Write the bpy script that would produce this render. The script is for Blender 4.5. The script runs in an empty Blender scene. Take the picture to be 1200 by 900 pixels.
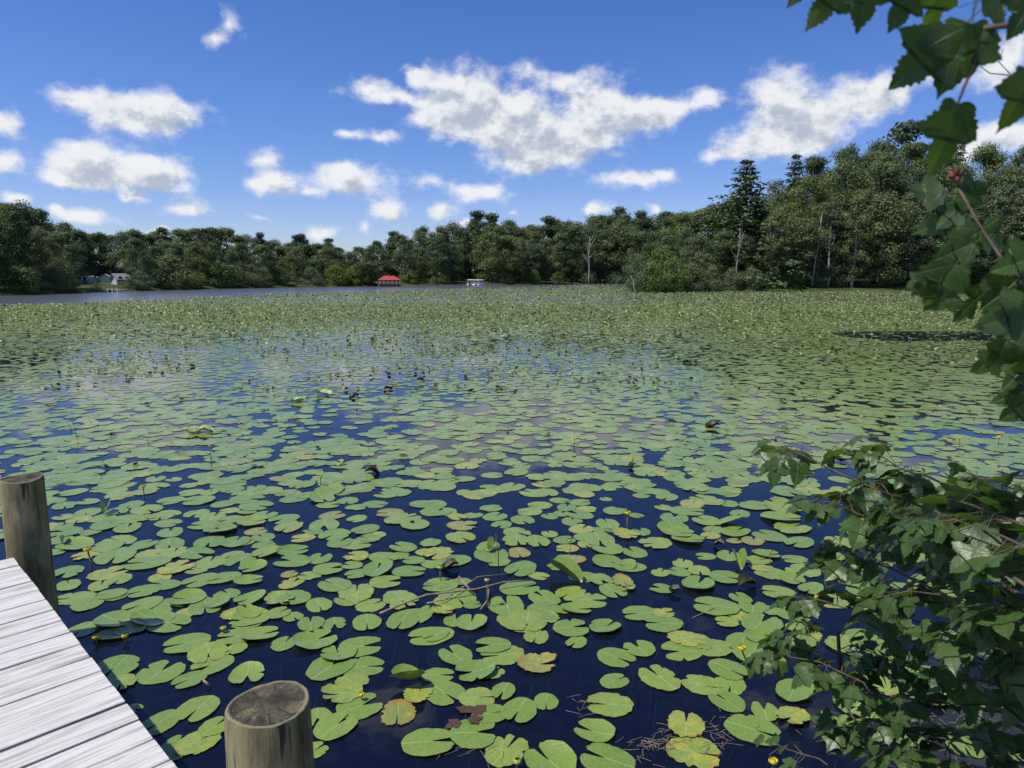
import bpy, bmesh, math, random
import numpy as np
from mathutils import Vector, Matrix, Euler
R = math.radians
rng = np.random.default_rng(7)
random.seed(7)
sc = bpy.context.scene
col = sc.collection

# ------------------------------------------------------------------ camera
H_CAM = 2.15
PITCH = R(8.667)
FPX = 820.0
cam_d = bpy.data.cameras.new('camera'); cam = bpy.data.objects.new('camera', cam_d); col.objects.link(cam)
cam.location = (0, 0, H_CAM); cam.rotation_euler = (R(90) - PITCH, 0, 0)
cam_d.sensor_width = 36; cam_d.lens = 36 * FPX / 1200
cam_d.clip_start = 0.05; cam_d.clip_end = 8000
cam_d.dof.use_dof = True; cam_d.dof.focus_distance = 6.0; cam_d.dof.aperture_fstop = 24.6 / 3.4
sc.camera = cam

# ------------------------------------------------------------------ light
SUN_AZ = R(-112)      # from +Y (straight ahead), negative = to the left
SUN_EL = R(61)
sun_d = bpy.data.lights.new('sun', 'SUN'); sun = bpy.data.objects.new('sun', sun_d); col.objects.link(sun)
sun_d.energy = 5.0; sun_d.angle = R(0.53); sun_d.color = (1.0, 0.955, 0.88)
sdir = Vector((math.sin(SUN_AZ) * math.cos(SUN_EL), math.cos(SUN_AZ) * math.cos(SUN_EL), math.sin(SUN_EL)))
sun.rotation_euler = sdir.to_track_quat('Z', 'Y').to_euler()
sc.view_settings.view_transform = 'Standard'; sc.view_settings.look = 'None'
sc.view_settings.exposure = 0.12; sc.view_settings.gamma = 1.0
sc.cycles.max_bounces = 5; sc.cycles.transparent_max_bounces = 6
sc.cycles.diffuse_bounces = 2; sc.cycles.glossy_bounces = 3; sc.cycles.transmission_bounces = 3
sc.cycles.use_denoising = True

class NT:
    """tiny helper for node trees"""
    def __init__(s, tree): s.t = tree
    def n(s, typ, ins=None, **kw):
        nd = s.t.nodes.new(typ)
        for k, v in kw.items(): setattr(nd, k, v)
        if ins:
            for k, v in ins.items():
                sk = nd.inputs[k]
                if isinstance(v, bpy.types.NodeSocket): s.t.links.new(v, sk)
                else: sk.default_value = v
        return nd
    def m(s, op, a, b=None, c=None, clamp=False):
        nd = s.t.nodes.new('ShaderNodeMath'); nd.operation = op; nd.use_clamp = clamp
        for i, v in enumerate((a, b, c)):
            if v is None: continue
            if isinstance(v, bpy.types.NodeSocket): s.t.links.new(v, nd.inputs[i])
            else: nd.inputs[i].default_value = v
        return nd.outputs[0]
    def ss(s, x, a, b, to0=0.0, to1=1.0):
        nd = s.n('ShaderNodeMapRange', {0: x, 1: a, 2: b, 3: to0, 4: to1}, interpolation_type='SMOOTHSTEP')
        return nd.outputs[0]
    def mix(s, f, a, b, typ='RGBA', blend='MIX'):
        nd = s.t.nodes.new('ShaderNodeMix'); nd.data_type = typ
        if typ == 'RGBA': nd.blend_type = blend
        ia, ib, o = {'RGBA': (6, 7, 2), 'FLOAT': (2, 3, 0)}[typ]
        for i, v in ((0, f), (ia, a), (ib, b)):
            if isinstance(v, bpy.types.NodeSocket): s.t.links.new(v, nd.inputs[i])
            else:
                if typ == 'RGBA' and i != 0 and len(v) == 3: v = (*v, 1)
                nd.inputs[i].default_value = v
        return nd.outputs[o]
    def noise(s, vec, scale, detail=4, rough=.55, dist=0.0, out=0):
        ins = {'Scale': scale, 'Detail': detail, 'Roughness': rough, 'Distortion': dist}
        if vec is not None: ins['Vector'] = vec
        return s.n('ShaderNodeTexNoise', ins).outputs[out]
    def link(s, a, b): s.t.links.new(a, b)

# ------------------------------------------------------------------ world: sky and clouds
world = bpy.data.worlds.new('World'); sc.world = world; world.use_nodes = True
wt = world.node_tree; wt.nodes.clear(); w = NT(wt)
sky = w.n('ShaderNodeTexSky', sky_type='NISHITA', sun_disc=False)
sky.sun_elevation = SUN_EL; sky.sun_rotation = SUN_AZ; sky.altitude = 0
sky.air_density = 1.0; sky.dust_density = 0.25; sky.ozone_density = 3.0
SKY_STRENGTH = 0.123
tc = w.n('ShaderNodeTexCoord').outputs['Generated']
sep = w.n('ShaderNodeSeparateXYZ', {0: tc})
az = w.m('MULTIPLY', w.m('ARCTAN2', sep.outputs[0], sep.outputs[1]), 57.29578)
el = w.m('MULTIPLY', w.m('ARCSINE', sep.outputs[2]), 57.29578)
uv0 = w.n('ShaderNodeCombineXYZ', {0: az, 1: el, 2: 0.0}).outputs[0]

def px_azel(x, y):
    u = (x - 600) / FPX; v = (450 - y) / FPX
    X = u; Y = math.cos(PITCH) + v * math.sin(PITCH); Z = -math.sin(PITCH) + v * math.cos(PITCH)
    l = math.sqrt(X * X + Y * Y + Z * Z)
    return math.degrees(math.atan2(X, Y)), math.degrees(math.asin(Z / l))

# cloud puffs: centre x, y, half width, half height (photo pixels, turned into directions of the sky), weight
PUFFS = [
 (92,110,34,14,.8),(150,125,50,24,1),(205,130,38,20,1),(165,150,45,13,.9),
 (125,192,76,25,1.1),(70,203,34,15,1),(185,205,38,17,1),(100,180,34,20,1),(140,213,60,9,.8),
 (2,140,26,19,1),(-2,190,22,17,1),(18,232,20,9,1),(100,252,38,11,1),(72,243,14,8,.8),(225,245,30,13,1),(166,231,13,6,1),(149,231,10,5,1),(190,268,16,5,.8),
 (317,185,26,12,.8),(318,214,40,15,1),(412,214,52,18,1),(405,203,24,14,1),(355,228,20,6,.6),(377,270,22,10,1.1),(455,245,28,13,1),(428,268,14,10,.85),
 (560,226,38,12,1.1),(520,250,20,11,.85),(500,214,28,9,.7),(545,262,14,6,.7),
 (268,28,13,18,.60),(252,46,22,10,.60),
 (428,106,30,16,.95),(495,84,20,13,.9),(472,113,28,9,.8),(412,160,14,7,.75),(447,162,18,10,.9),
 (530,112,40,34,1.1),(585,128,52,34,1.1),(515,140,38,22,.9),(635,155,50,34,1.1),(615,188,52,19,1),(702,115,42,36,1.1),(685,165,46,22,1),(745,138,42,22,1),(788,124,42,15,1),(828,113,20,14,.75),(655,92,26,13,.7),(570,160,40,14,.8),(622,82,20,14,.55),
 (740,211,44,12,1.05),(776,204,18,8,.8),(698,245,16,9,1.2),(765,243,13,7,.8),(300,252,14,5,.6),(600,248,14,5,.6),
 (912,118,40,38,1.2),(880,168,34,24,1),(955,140,50,30,1.1),(1010,112,38,28,1.1),(1040,100,22,20,1),(940,172,54,18,.9),(845,180,24,11,.8),
 (1098,84,24,13,.8),(1165,78,44,26,.9),(1195,52,30,20,.9),(1150,162,52,20,1),(1195,158,25,18,1),(1115,182,34,10,.9),
]
def field(vec):
    acc = None
    for (cx, cy, rx, ry, wt_) in PUFFS:
        a, e = px_azel(cx, cy)
        a1, _ = px_azel(cx + 5, cy); _, e1 = px_azel(cx, cy - 5)
        ka = abs(a1 - a) / 5; ke = abs(e1 - e) / 5
        mp = w.n('ShaderNodeMapping', {'Vector': vec, 'Location': (a, e, 0), 'Scale': (rx * ka / .54, ry * ke / .54, 1)}, vector_type='TEXTURE')
        g = w.n('ShaderNodeTexGradient', {0: mp.outputs[0]}, gradient_type='QUADRATIC_SPHERE').outputs['Fac']
        acc = w.m('MULTIPLY_ADD', g, wt_, acc if acc is not None else 0.0)
    return acc
# the sky outside the frame goes on with scattered cumulus of the same kind
def generic(vec, ofs):
    v = w.n('ShaderNodeVectorMath', {0: tc, 1: (ofs[0], ofs[1], ofs[2] + 3.1)}, operation='ADD').outputs[0]
    mp = w.n('ShaderNodeMapping', {'Vector': v, 'Scale': (1, 1, 2.1)}).outputs[0]
    nz = w.noise(mp, 3.4, 2, .5)
    return w.ss(nz, .55, .78, 0, 1.3)
out_az = w.ss(w.m('ABSOLUTE', az), 40, 50)
out_el = w.ss(el, 23, 31)
outside = w.m('MAXIMUM', out_az, out_el)
outside = w.m('MULTIPLY', outside, w.ss(el, 0, 3))
def cloudiness(shift, dofs):
    v = w.n('ShaderNodeVectorMath', {0: uv0, 1: (shift[0], shift[1], 0)}, operation='ADD').outputs[0]
    wv = w.noise(v, 0.16, 2, .5, out=1)      # warp the puffs so that none stays an ellipse
    wv = w.n('ShaderNodeVectorMath', {0: wv, 1: (.5, .5, .5)}, operation='SUBTRACT').outputs[0]
    wv2 = w.noise(v, 0.55, 2, .5, out=1)
    wv2 = w.n('ShaderNodeVectorMath', {0: wv2, 1: (.5, .5, .5)}, operation='SUBTRACT').outputs[0]
    vv = w.n('ShaderNodeVectorMath', {0: wv, 1: (3.0, 1.6, 0), 2: v}, operation='MULTIPLY_ADD').outputs[0]
    vv = w.n('ShaderNodeVectorMath', {0: wv2, 1: (1.5, 1.1, 0), 2: vv}, operation='MULTIPLY_ADD').outputs[0]
    F = field(vv)
    G = w.m('MULTIPLY', generic(v, dofs), outside)
    F = w.m('ADD', F, G)
    n1 = w.noise(w.n('ShaderNodeMapping', {'Vector': v, 'Scale': (.9, 1.2, 1)}).outputs[0], 0.5, 9, .62)
    return F, n1
F, n1 = cloudiness((0, 0), (0, 0, 0))
F2, n2 = cloudiness((-.55, 1.0), (-.01, 0, .018))
dens = w.m('MULTIPLY_ADD', w.m('SUBTRACT', n1, .5), 1.25, F)
cover = w.ss(dens, .07, .74)
cover = w.m('MULTIPLY', cover, w.ss(F, .004, .10))
shade = w.m('MULTIPLY_ADD', w.m('SUBTRACT', n2, n1), 2.2, w.m('MULTIPLY', w.m('SUBTRACT', F2, .26), .58))
shade = w.ss(shade, -.08, .74)
ccol = w.mix(shade, (0.93, 0.945, 0.965), (0.49, 0.55, 0.66))
skyc = w.n('ShaderNodeHueSaturation', {'Hue': 0.503, 'Saturation': 1.22, 'Value': 1.0, 'Color': sky.outputs[0]}).outputs[0]
skyc = w.mix(1.0, skyc, (.71, .73, 1.0), blend='MULTIPLY')      # the blue of a clear, dry summer sky
bg1 = w.n('ShaderNodeBackground', {0: skyc, 1: SKY_STRENGTH})
bg2 = w.n('ShaderNodeBackground', {0: ccol, 1: 0.87})
cov2 = w.m('MULTIPLY', cover, .96)
ms = w.n('ShaderNodeMixShader', {0: cov2, 1: bg1.outputs[0], 2: bg2.outputs[0]})
w.link(ms.outputs[0], w.n('ShaderNodeOutputWorld').inputs[0])
world.cycles.sampling_method = 'MANUAL'; world.cycles.sample_map_resolution = 512

# ------------------------------------------------------------------ helpers
def ray(px, py):
    u = (px - 600) / FPX; v = (450 - py) / FPX
    return Vector((u, math.cos(PITCH) + v * math.sin(PITCH), -math.sin(PITCH) + v * math.cos(PITCH)))
def at(px, py, z=0.0):
    d = ray(px, py); return Vector((0, 0, H_CAM)) + d * ((z - H_CAM) / d.z)
def atd(px, py, depth):
    return Vector((0, 0, H_CAM)) + ray(px, py) * depth
def to_px(X, Y, Z):
    y = Z - H_CAM
    zc = Y * math.cos(PITCH) - y * math.sin(PITCH); yc = Y * math.sin(PITCH) + y * math.cos(PITCH)
    return 600 + FPX * X / zc, 450 - FPX * yc / zc, zc

def mk(name, verts, faces, mat=None, parent=None, uv=None, tone=None, smooth=False, loc=None):
    me = bpy.data.meshes.new(name)
    me.from_pydata([tuple(v) for v in verts], [], faces)
    return fin(me, name, mat, parent, uv, tone, smooth, loc)
def fin(me, name, mat, parent, uv, tone, smooth, loc=None):
    if uv is not None:
        l = me.uv_layers.new(name='UVMap'); idx = np.empty(len(me.loops), dtype=np.int32); me.loops.foreach_get('vertex_index', idx)
        l.data.foreach_set('uv', np.asarray(uv, dtype=np.float32)[idx].ravel())
    if tone is not None:
        a = me.attributes.new('tone', 'FLOAT', 'POINT'); a.data.foreach_set('value', np.asarray(tone, dtype=np.float32))
    if smooth: me.polygons.foreach_set('use_smooth', np.ones(len(me.polygons), dtype=bool))
    if mat: me.materials.append(mat)
    if name is None: return me
    return link(me, name, parent, loc)
def link(me, name, parent=None, loc=None):
    o = bpy.data.objects.new(name, me); col.objects.link(o)
    if parent: o.parent = parent
    if loc is not None: o.location = loc
    return o
def mesh_np(name, verts, nper, uv=None, tone=None, mat=None, smooth=False):
    """verts (n*nper,3): every nper verts are one polygon"""
    nv = len(verts); nf = nv // nper
    me = bpy.data.meshes.new(name)
    me.vertices.add(nv); me.vertices.foreach_set('co', np.asarray(verts, dtype=np.float32).ravel())
    me.loops.add(nv); me.loops.foreach_set('vertex_index', np.arange(nv, dtype=np.int32))
    me.polygons.add(nf); me.polygons.foreach_set('loop_start', np.arange(0, nv, nper, dtype=np.int32))
    try: me.polygons.foreach_set('loop_total', np.full(nf, nper, dtype=np.int32))
    except Exception: pass
    me.update(calc_edges=True)
    if uv is not None: me.uv_layers.new(name='UVMap').data.foreach_set('uv', np.asarray(uv, dtype=np.float32).ravel())
    if tone is not None:
        a = me.attributes.new('tone', 'FLOAT', 'POINT'); a.data.foreach_set('value', np.asarray(tone, dtype=np.float32))
    if smooth: me.polygons.foreach_set('use_smooth', np.ones(nf, dtype=bool))
    if mat: me.materials.append(mat)
    return me
def empty(name, loc=(0, 0, 0), rz=0):
    o = bpy.data.objects.new(name, None); col.objects.link(o); o.location = loc; o.rotation_euler = (0, 0, rz); o.empty_display_size = .1
    return o
def tag(o, label=None, cat=None, group=None, kind=None):
    if label: o['label'] = label
    if cat: o['category'] = cat
    if group: o['group'] = group
    if kind: o['kind'] = kind
    return o
def tube(pts, rad, n=6, cap=True):
    """verts, faces of a tapered tube along pts"""
    V = []; Fc = []
    pts = [Vector(p) for p in pts]; m = len(pts)
    prev = None
    for i, p in enumerate(pts):
        d = (pts[min(i + 1, m - 1)] - pts[max(i - 1, 0)]).normalized()
        a = prev if prev is not None else (Vector((0, 0, 1)) if abs(d.z) < .9 else Vector((1, 0, 0)))
        s = d.cross(a); s = s.normalized() if s.length > 1e-5 else Vector((1, 0, 0))
        t = s.cross(d).normalized(); prev = t
        for k in range(n):
            an = 2 * math.pi * k / n
            V.append(p + (s * math.cos(an) + t * math.sin(an)) * rad[i])
    for i in range(m - 1):
        for k in range(n):
            Fc.append((i * n + k, i * n + (k + 1) % n, (i + 1) * n + (k + 1) % n, (i + 1) * n + k))
    if cap: Fc.append(tuple(range((m - 1) * n, m * n))); Fc.append(tuple(range(n))[::-1])
    return V, Fc
class Acc:
    def __init__(s): s.V = []; s.F = []
    def add(s, vf):
        o = len(s.V); s.V += list(vf[0]); s.F += [tuple(i + o for i in f) for f in vf[1]]; return s
    def tube(s, *a, **k): return s.add(tube(*a, **k))
    def box(s, x0, x1, y0, y1, z0, z1):
        return s.add(([(x, y, z) for z in (z0, z1) for y in (y0, y1) for x in (x0, x1)],
                      [(0, 2, 3, 1), (4, 5, 7, 6), (0, 1, 5, 4), (2, 6, 7, 3), (0, 4, 6, 2), (1, 3, 7, 5)]))
    def mk(s, name, mat, parent=None, smooth=False, loc=None): return mk(name, s.V, s.F, mat, parent, smooth=smooth, loc=loc)
ORD = ['nearest', 'second nearest', 'third nearest', 'fourth nearest', 'fifth nearest', 'sixth nearest', 'seventh nearest', 'eighth nearest', 'ninth nearest', 'tenth nearest', 'eleventh nearest', 'twelfth nearest', 'thirteenth nearest', 'fourteenth nearest', 'fifteenth nearest', 'sixteenth nearest', 'seventeenth nearest', 'eighteenth nearest', 'nineteenth nearest', 'twentieth nearest']
def ordn(i): return ORD[min(i, 19)]

# ------------------------------------------------------------------ materials
def mat(name):
    m = bpy.data.materials.new(name); m.use_nodes = True; m.node_tree.nodes.clear(); return m, NT(m.node_tree)
def out(t, sh): t.link(sh, t.n('ShaderNodeOutputMaterial').inputs[0])
def rnd(t):
    """0..1 per object or per merged piece"""
    oi = t.n('ShaderNodeObjectInfo').outputs['Random']; a = t.n('ShaderNodeAttribute', attribute_name='tone').outputs['Fac']
    return t.m('FRACT', t.m('ADD', oi, a))
def leafshader(t, c, trans, rough=.5, normal=None, spec=.5, tcol=None, coat=0):
    ins = {'Base Color': c, 'Roughness': rough, 'Specular IOR Level': spec}
    if normal is not None: ins['Normal'] = normal
    if coat: ins.update({'Coat Weight': coat, 'Coat Roughness': .16, 'Coat IOR': 1.36})
    p = t.n('ShaderNodeBsdfPrincipled', ins)
    tr = t.n('ShaderNodeBsdfTranslucent', {0: tcol if tcol is not None else c})
    return t.n('ShaderNodeMixShader', {0: trans, 1: p.outputs[0], 2: tr.outputs[0]}).outputs[0]

def m_pad(name, greens, wear, edge_brown=0.0):
    m, t = mat(name)
    uv = t.n('ShaderNodeUVMap').outputs[0]
    r = rnd(t)
    s = t.n('ShaderNodeSeparateXYZ', {0: uv})
    x, y = s.outputs[0], s.outputs[1]; ay = t.m('ABSOLUTE', y)
    ofs = t.n('ShaderNodeCombineXYZ', {0: t.m('MULTIPLY', r, 37.0), 1: t.m('MULTIPLY', r, 11.0)}).outputs[0]
    pv = t.n('ShaderNodeVectorMath', {0: uv, 1: ofs}, operation='ADD').outputs[0]
    base = t.mix(r, greens[0], greens[1])
    soft = t.noise(pv, 3.0, 4, .6)
    base = t.mix(t.ss(soft, .3, .75), base, greens[2])
    fine = t.noise(pv, 11, 6, .7)
    base = t.n('ShaderNodeHueSaturation', {'Hue': t.m('MULTIPLY_ADD', fine, -.05, .525), 'Saturation': 1.0, 'Value': t.m('MULTIPLY_ADD', fine, .9, .58), 'Color': base}).outputs[0]
    # veins: midrib and side veins running out at an angle
    rad = t.n('ShaderNodeVectorMath', {0: uv}, operation='LENGTH').outputs['Value']
    st = t.m('MULTIPLY_ADD', ay, 7.0, t.m('MULTIPLY', x, 9.0))
    st = t.m('MULTIPLY_ADD', t.noise(uv, 5, 2), .5, st)
    vein = t.ss(t.m('ABSOLUTE', t.m('SUBTRACT', t.m('FRACT', st), .5)), .42, .5)
    mid = t.m('MULTIPLY', t.ss(ay, .016, .004), t.ss(x, .09, .03))
    veins = t.m('MAXIMUM', t.m('MULTIPLY', vein, .34), t.m('MULTIPLY', mid, 1.0))
    base = t.mix(veins, base, (.26, .36, .13))
    yel = t.ss(t.noise(pv, 3.6, 8, .70), .70 - wear * .35, .80 - wear * .35)
    base = t.mix(t.m('MULTIPLY', yel, min(1, wear * 1.3 + .15)), base, (.36, .32, .035))
    rimf = t.m('MULTIPLY', t.ss(rad, .34, .52), t.ss(t.noise(pv, 4, 5, .7), .62 - edge_brown * .45, .74 - edge_brown * .4))
    base = t.mix(rimf, base, (.25, .165, .030))
    spots = t.ss(t.noise(pv, 22, 2, .5), .69 - wear * .05, .72)
    base = t.mix(t.m('MULTIPLY', spots, .8), base, (.10, .075, .03))
    pale = t.ss(t.noise(pv, 60, 1, .5), .76, .79)
    base = t.mix(t.m('MULTIPLY', pale, .6), base, (.5, .52, .42))
    h = t.m('ADD', t.m('MULTIPLY', veins, -.5), t.noise(pv, 9, 3))
    b = t.n('ShaderNodeBump', {'Strength': .35, 'Distance': .006, 'Height': h}).outputs[0]
    out(t, leafshader(t, base, .08, t.ss(soft, .2, .8, .36, .52), b, .5, coat=.65))
    return m
PADM = {
 'green': m_pad('pad_green', [(.112, .195, .024), (.180, .258, .032), (.135, .212, .034)], .20),
 'worn': m_pad('pad_worn', [(.160, .240, .034), (.225, .285, .042), (.145, .225, .034)], .40, .25),
 'yellow': m_pad('pad_yellow', [(.15, .225, .030), (.20, .260, .035), (.26, .28, .045)], .55, .35),
 'brown': m_pad('pad_brown', [(.14, .20, .032), (.18, .22, .04), (.22, .20, .045)], .46, .75),
}
def m_standing(k=1.0):
    m, t = mat('pad_standing'); r = rnd(t)
    uv = t.n('ShaderNodeUVMap').outputs[0]
    c = t.mix(r, (.19 * k, .27 * k, .08 * k), (.32 * k, .38 * k, .15 * k))
    c = t.mix(t.ss(t.noise(uv, 4, 3), .45, .7), c, (.34 * k, .36 * k, .13 * k))
    out(t, leafshader(t, c, .38, .45, None, .5)); return m
PADM['standing'] = m_standing(); PADM['standing_green'] = m_standing(.62)
def m_foliage(name, c0, c1, trans=.22, hue=.0, shadev=(0.84, 1.30)):
    m, t = mat(name)
    a = t.n('ShaderNodeAttribute', attribute_name='tone').outputs['Fac']
    oi = t.n('ShaderNodeObjectInfo').outputs['Random']
    c = t.mix(oi, c0, c1)
    oj = t.m('FRACT', t.m('MULTIPLY', oi, 7.31)); c = t.mix(t.m('MULTIPLY', t.ss(oj, .5, 1.0), .45), c, (c1[0] * 1.25, c1[1] * 1.15, c1[2] * .55))
    c = t.n('ShaderNodeHueSaturation', {'Hue': .5, 'Saturation': 1.0, 'Value': t.m('MULTIPLY_ADD', a, shadev[1] - shadev[0], shadev[0]), 'Color': c}).outputs[0]
    out(t, leafshader(t, c, trans, .55, None, .3, t.mix(.5, c, (.12, .16, .02))))
    return m
M_FOL = m_foliage('foliage_broadleaf', (.056, .096, .038), (.115, .155, .060), .30)
M_FOL2 = m_foliage('foliage_grey_green', (.095, .132, .068), (.130, .165, .078), .30)
M_PINE = m_foliage('foliage_needles', (.036, .066, .034), (.056, .088, .040), .12)
M_SHRUB = m_foliage('foliage_shrub', (.07, .12, .03), (.13, .18, .04))
def m_simple(name, c, rough=.7, n_scale=None, c2=None, bump=0, spec=.3, stretch=(1, 1, 1), metallic=0):
    m, t = mat(name)
    if n_scale:
        v = t.n('ShaderNodeMapping', {'Vector': t.n('ShaderNodeTexCoord').outputs['Object'], 'Scale': stretch}).outputs[0]
        nz = t.noise(v, n_scale, 6, .62)
        cc = t.mix(t.ss(nz, .32, .68), c, c2 or tuple(x * .5 for x in c))
    else: cc = (*c, 1)
    ins = {'Base Color': cc, 'Roughness': rough, 'Specular IOR Level': spec, 'Metallic': metallic}
    if bump and n_scale: ins['Normal'] = t.n('ShaderNodeBump', {'Strength': bump, 'Distance': .02, 'Height': nz}).outputs[0]
    out(t, t.n('ShaderNodeBsdfPrincipled', ins).outputs[0]); return m
M_BARK = m_simple('bark', (.10, .085, .065), .9, 3, (.045, .038, .03), .5, stretch=(4, 4, .6))
M_PALE = m_simple('bark_pale', (.42, .40, .35), .8, 3, (.22, .20, .17), .3, stretch=(3, 3, .5))
M_TWIG = m_simple('twig_bark', (.13, .10, .07), .8, 30, (.06, .045, .035), .3)
M_STEM = m_simple('stem_green', (.14, .17, .06), .5, 20, (.16, .10, .05))
M_DEAD = m_simple('dead_twig', (.30, .24, .17), .9, 20, (.14, .11, .08))
M_YEL = m_simple('petal_yellow', (.72, .58, .02), .4, spec=.5)
M_WHITE = m_simple('white_paint', (.75, .76, .77), .5, 3, (.62, .63, .65))
M_GLASSY = m_simple('window_dark', (.03, .035, .04), .1, spec=.6)
M_REDROOF = m_simple('red_roof', (.42, .055, .045), .5, 2, (.32, .04, .035))
M_GREENROOF = m_simple('green_roof', (.16, .26, .23), .5, 2, (.12, .2, .18))
M_GREYROOF = m_simple('grey_roof', (.28, .29, .31), .6, 2, (.2, .21, .23))
M_DARKLEAF = m_simple('dark_brown_leaf', (.05, .042, .018), .5, 14, (.018, .016, .010), .3)  # mottled dark brown for the curled and upright leaves
M_MUD = m_simple('mud', (.030, .026, .016), .8, 3, (.012, .011, .008), .6)
# ------------------------------------------------------------------ terrain and water
def mat_ground():
    m, t = mat('forest_floor')
    v = t.n('ShaderNodeTexCoord').outputs['Object']
    a = t.noise(v, .12, 5); b = t.noise(v, 1.6, 6, .65)
    c = t.mix(t.ss(a, .4, .6), (.035, .032, .018), (.055, .085, .022))
    c = t.mix(t.ss(b, .35, .7), c, (.06, .07, .028))
    bp = t.n('ShaderNodeBump', {'Strength': .6, 'Distance': .2, 'Height': b}).outputs[0]
    out(t, t.n('ShaderNodeBsdfPrincipled', {'Base Color': c, 'Roughness': .95, 'Normal': bp, 'Specular IOR Level': .1}).outputs[0]); return m
M_GROUND = mat_ground()
SH = [(-180,7),(-150,7),(-120,9),(-95,24),(-80,45),(-60,70),(-44,88),(-36.2,100),(-29,122),(-20,152),(-10,180),(0,200),(6,222),(9.0,225),(9.7,104),(12,99),(17,106),(23,113),(30,126),(38,132),(46,112),(56,70),(66,30),(78,9),(95,4.5),(120,3.6),(150,5),(180,7)]
def shore(a):
    return float(np.interp(a, [p[0] for p in SH], [p[1] for p in SH]))
V = []; Fc = []
A = sorted(set(list(np.arange(-180, 180.1, 2.0)) + [p[0] for p in SH] + [9.2, 9.4]))
prof = [(0, -.5), (1.0, .12), (3.0, .45), (14, .9), (60, 2.2), (400, 8), (2500, 25), (6000, 30)]
rr = random.Random(3)
for a in A:
    r0 = shore(a) * (1 + rr.uniform(-.006, .006))
    for dr, z in prof:
        V.append(((r0 + dr) * math.sin(R(a)), (r0 + dr) * math.cos(R(a)), z if abs(a) < 179.9 else z))
k = len(prof)
for i in range(len(A) - 1):
    for j in range(k - 1): Fc.append((i * k + j, (i + 1) * k + j, (i + 1) * k + j + 1, i * k + j + 1))
o = mk('shore_land', V, Fc, M_GROUND, smooth=True); tag(o, kind='structure')
mk('lake_bed', [(-7000, -7000, -1.3), (7000, -7000, -1.3), (7000, 7000, -1.3), (-7000, 7000, -1.3)], [(0, 1, 2, 3)], M_MUD)['kind'] = 'structure'
# shallow weedy bottom near the landing
V = []; Fc = []; n = 40
for i in range(n + 1):
    for j in range(n + 1):
        x = -4 + 10 * i / n; y = -1 + 9 * j / n
        z = -.95 + .55 * math.exp(-((x - 1.2) ** 2 / 2.2 + (y - 3.0) ** 2 / 1.6)) + .05 * math.sin(3 * x + 2 * y) + rr.uniform(-.03, .03)
        V.append((x, y, min(z, -.10)))
for i in range(n):
    for j in range(n): Fc.append((i * (n + 1) + j, (i + 1) * (n + 1) + j, (i + 1) * (n + 1) + j + 1, i * (n + 1) + j + 1))
o = mk('lake_bottom_silt', V, Fc, M_MUD, smooth=True); tag(o, kind='structure')
# bank right beside the landing
V = []; Fc = []; n = 30
for i in range(n + 1):
    for j in range(n + 1):
        x = 1.2 + 4.3 * i / n; y = -3.5 + 7.2 * j / n
        d = (x - 1.75) * .9 - max(0, (y - 2.35)) * 1.5 - .28 * math.sin(y * 2.3)
        z = -.5 + .62 / (1 + math.exp(-d * 4)) + .12 * max(0, d) + .03 * math.sin(9 * x + 5 * y) + rr.uniform(-.02, .02)
        V.append((x, y, z))
for i in range(n):
    for j in range(n): Fc.append((i * (n + 1) + j, (i + 1) * (n + 1) + j, (i + 1) * (n + 1) + j + 1, i * (n + 1) + j + 1))
o = mk('bank', V, Fc, M_MUD, smooth=True); tag(o, kind='structure')

m, t = mat('lake_water')
v = t.n('ShaderNodeTexCoord').outputs['Object']
dist = t.n('ShaderNodeCameraData').outputs['View Distance'] if False else None
pos = t.n('ShaderNodeNewGeometry').outputs['Position']
n_a = t.noise(t.n('ShaderNodeMapping', {'Vector': v, 'Scale': (1, 1.6, 1)}).outputs[0], 1.1, 3, .5)
n_b = t.noise(v, 9.0, 2, .5)
wind = t.ss(t.noise(v, .025, 3), .45, .62)
hgt = t.m('ADD', t.m('MULTIPLY', n_a, 1.0), t.m('MULTIPLY', n_b, .10))
bp = t.n('ShaderNodeBump', {'Strength': t.m('ADD', t.m('MULTIPLY_ADD', wind, .30, .16), t.ss(t.n('ShaderNodeSeparateXYZ', {0: pos}).outputs[1], 44, 62, 0, .5)), 'Distance': .02, 'Height': hgt}).outputs[0]
fr = t.n('ShaderNodeFresnel', {'IOR': 1.333, 'Normal': bp}).outputs[0]
gl = t.n('ShaderNodeBsdfGlossy', {'Color': (1, 1, 1, 1), 'Roughness': t.ss(t.n('ShaderNodeSeparateXYZ', {0: pos}).outputs[1], 40, 60, .035, .20), 'Normal': bp})
df = t.n('ShaderNodeBsdfDiffuse', {0: (.005, .008, .024, 1)})
tp = t.n('ShaderNodeBsdfTransparent', {0: (.46, .50, .56, 1)})
body = t.n('ShaderNodeMixShader', {0: .55, 1: tp.outputs[0], 2: df.outputs[0]})
out(t, t.n('ShaderNodeMixShader', {0: fr, 1: body.outputs[0], 2: gl.outputs[0]}).outputs[0])
M_WATER = m
o = mk('lake_water', [(-1500, -300, 0), (1500, -300, 0), (1500, 1500, 0), (-1500, 1500, 0)], [(0, 1, 2, 3)], M_WATER); tag(o, kind='structure')

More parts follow.
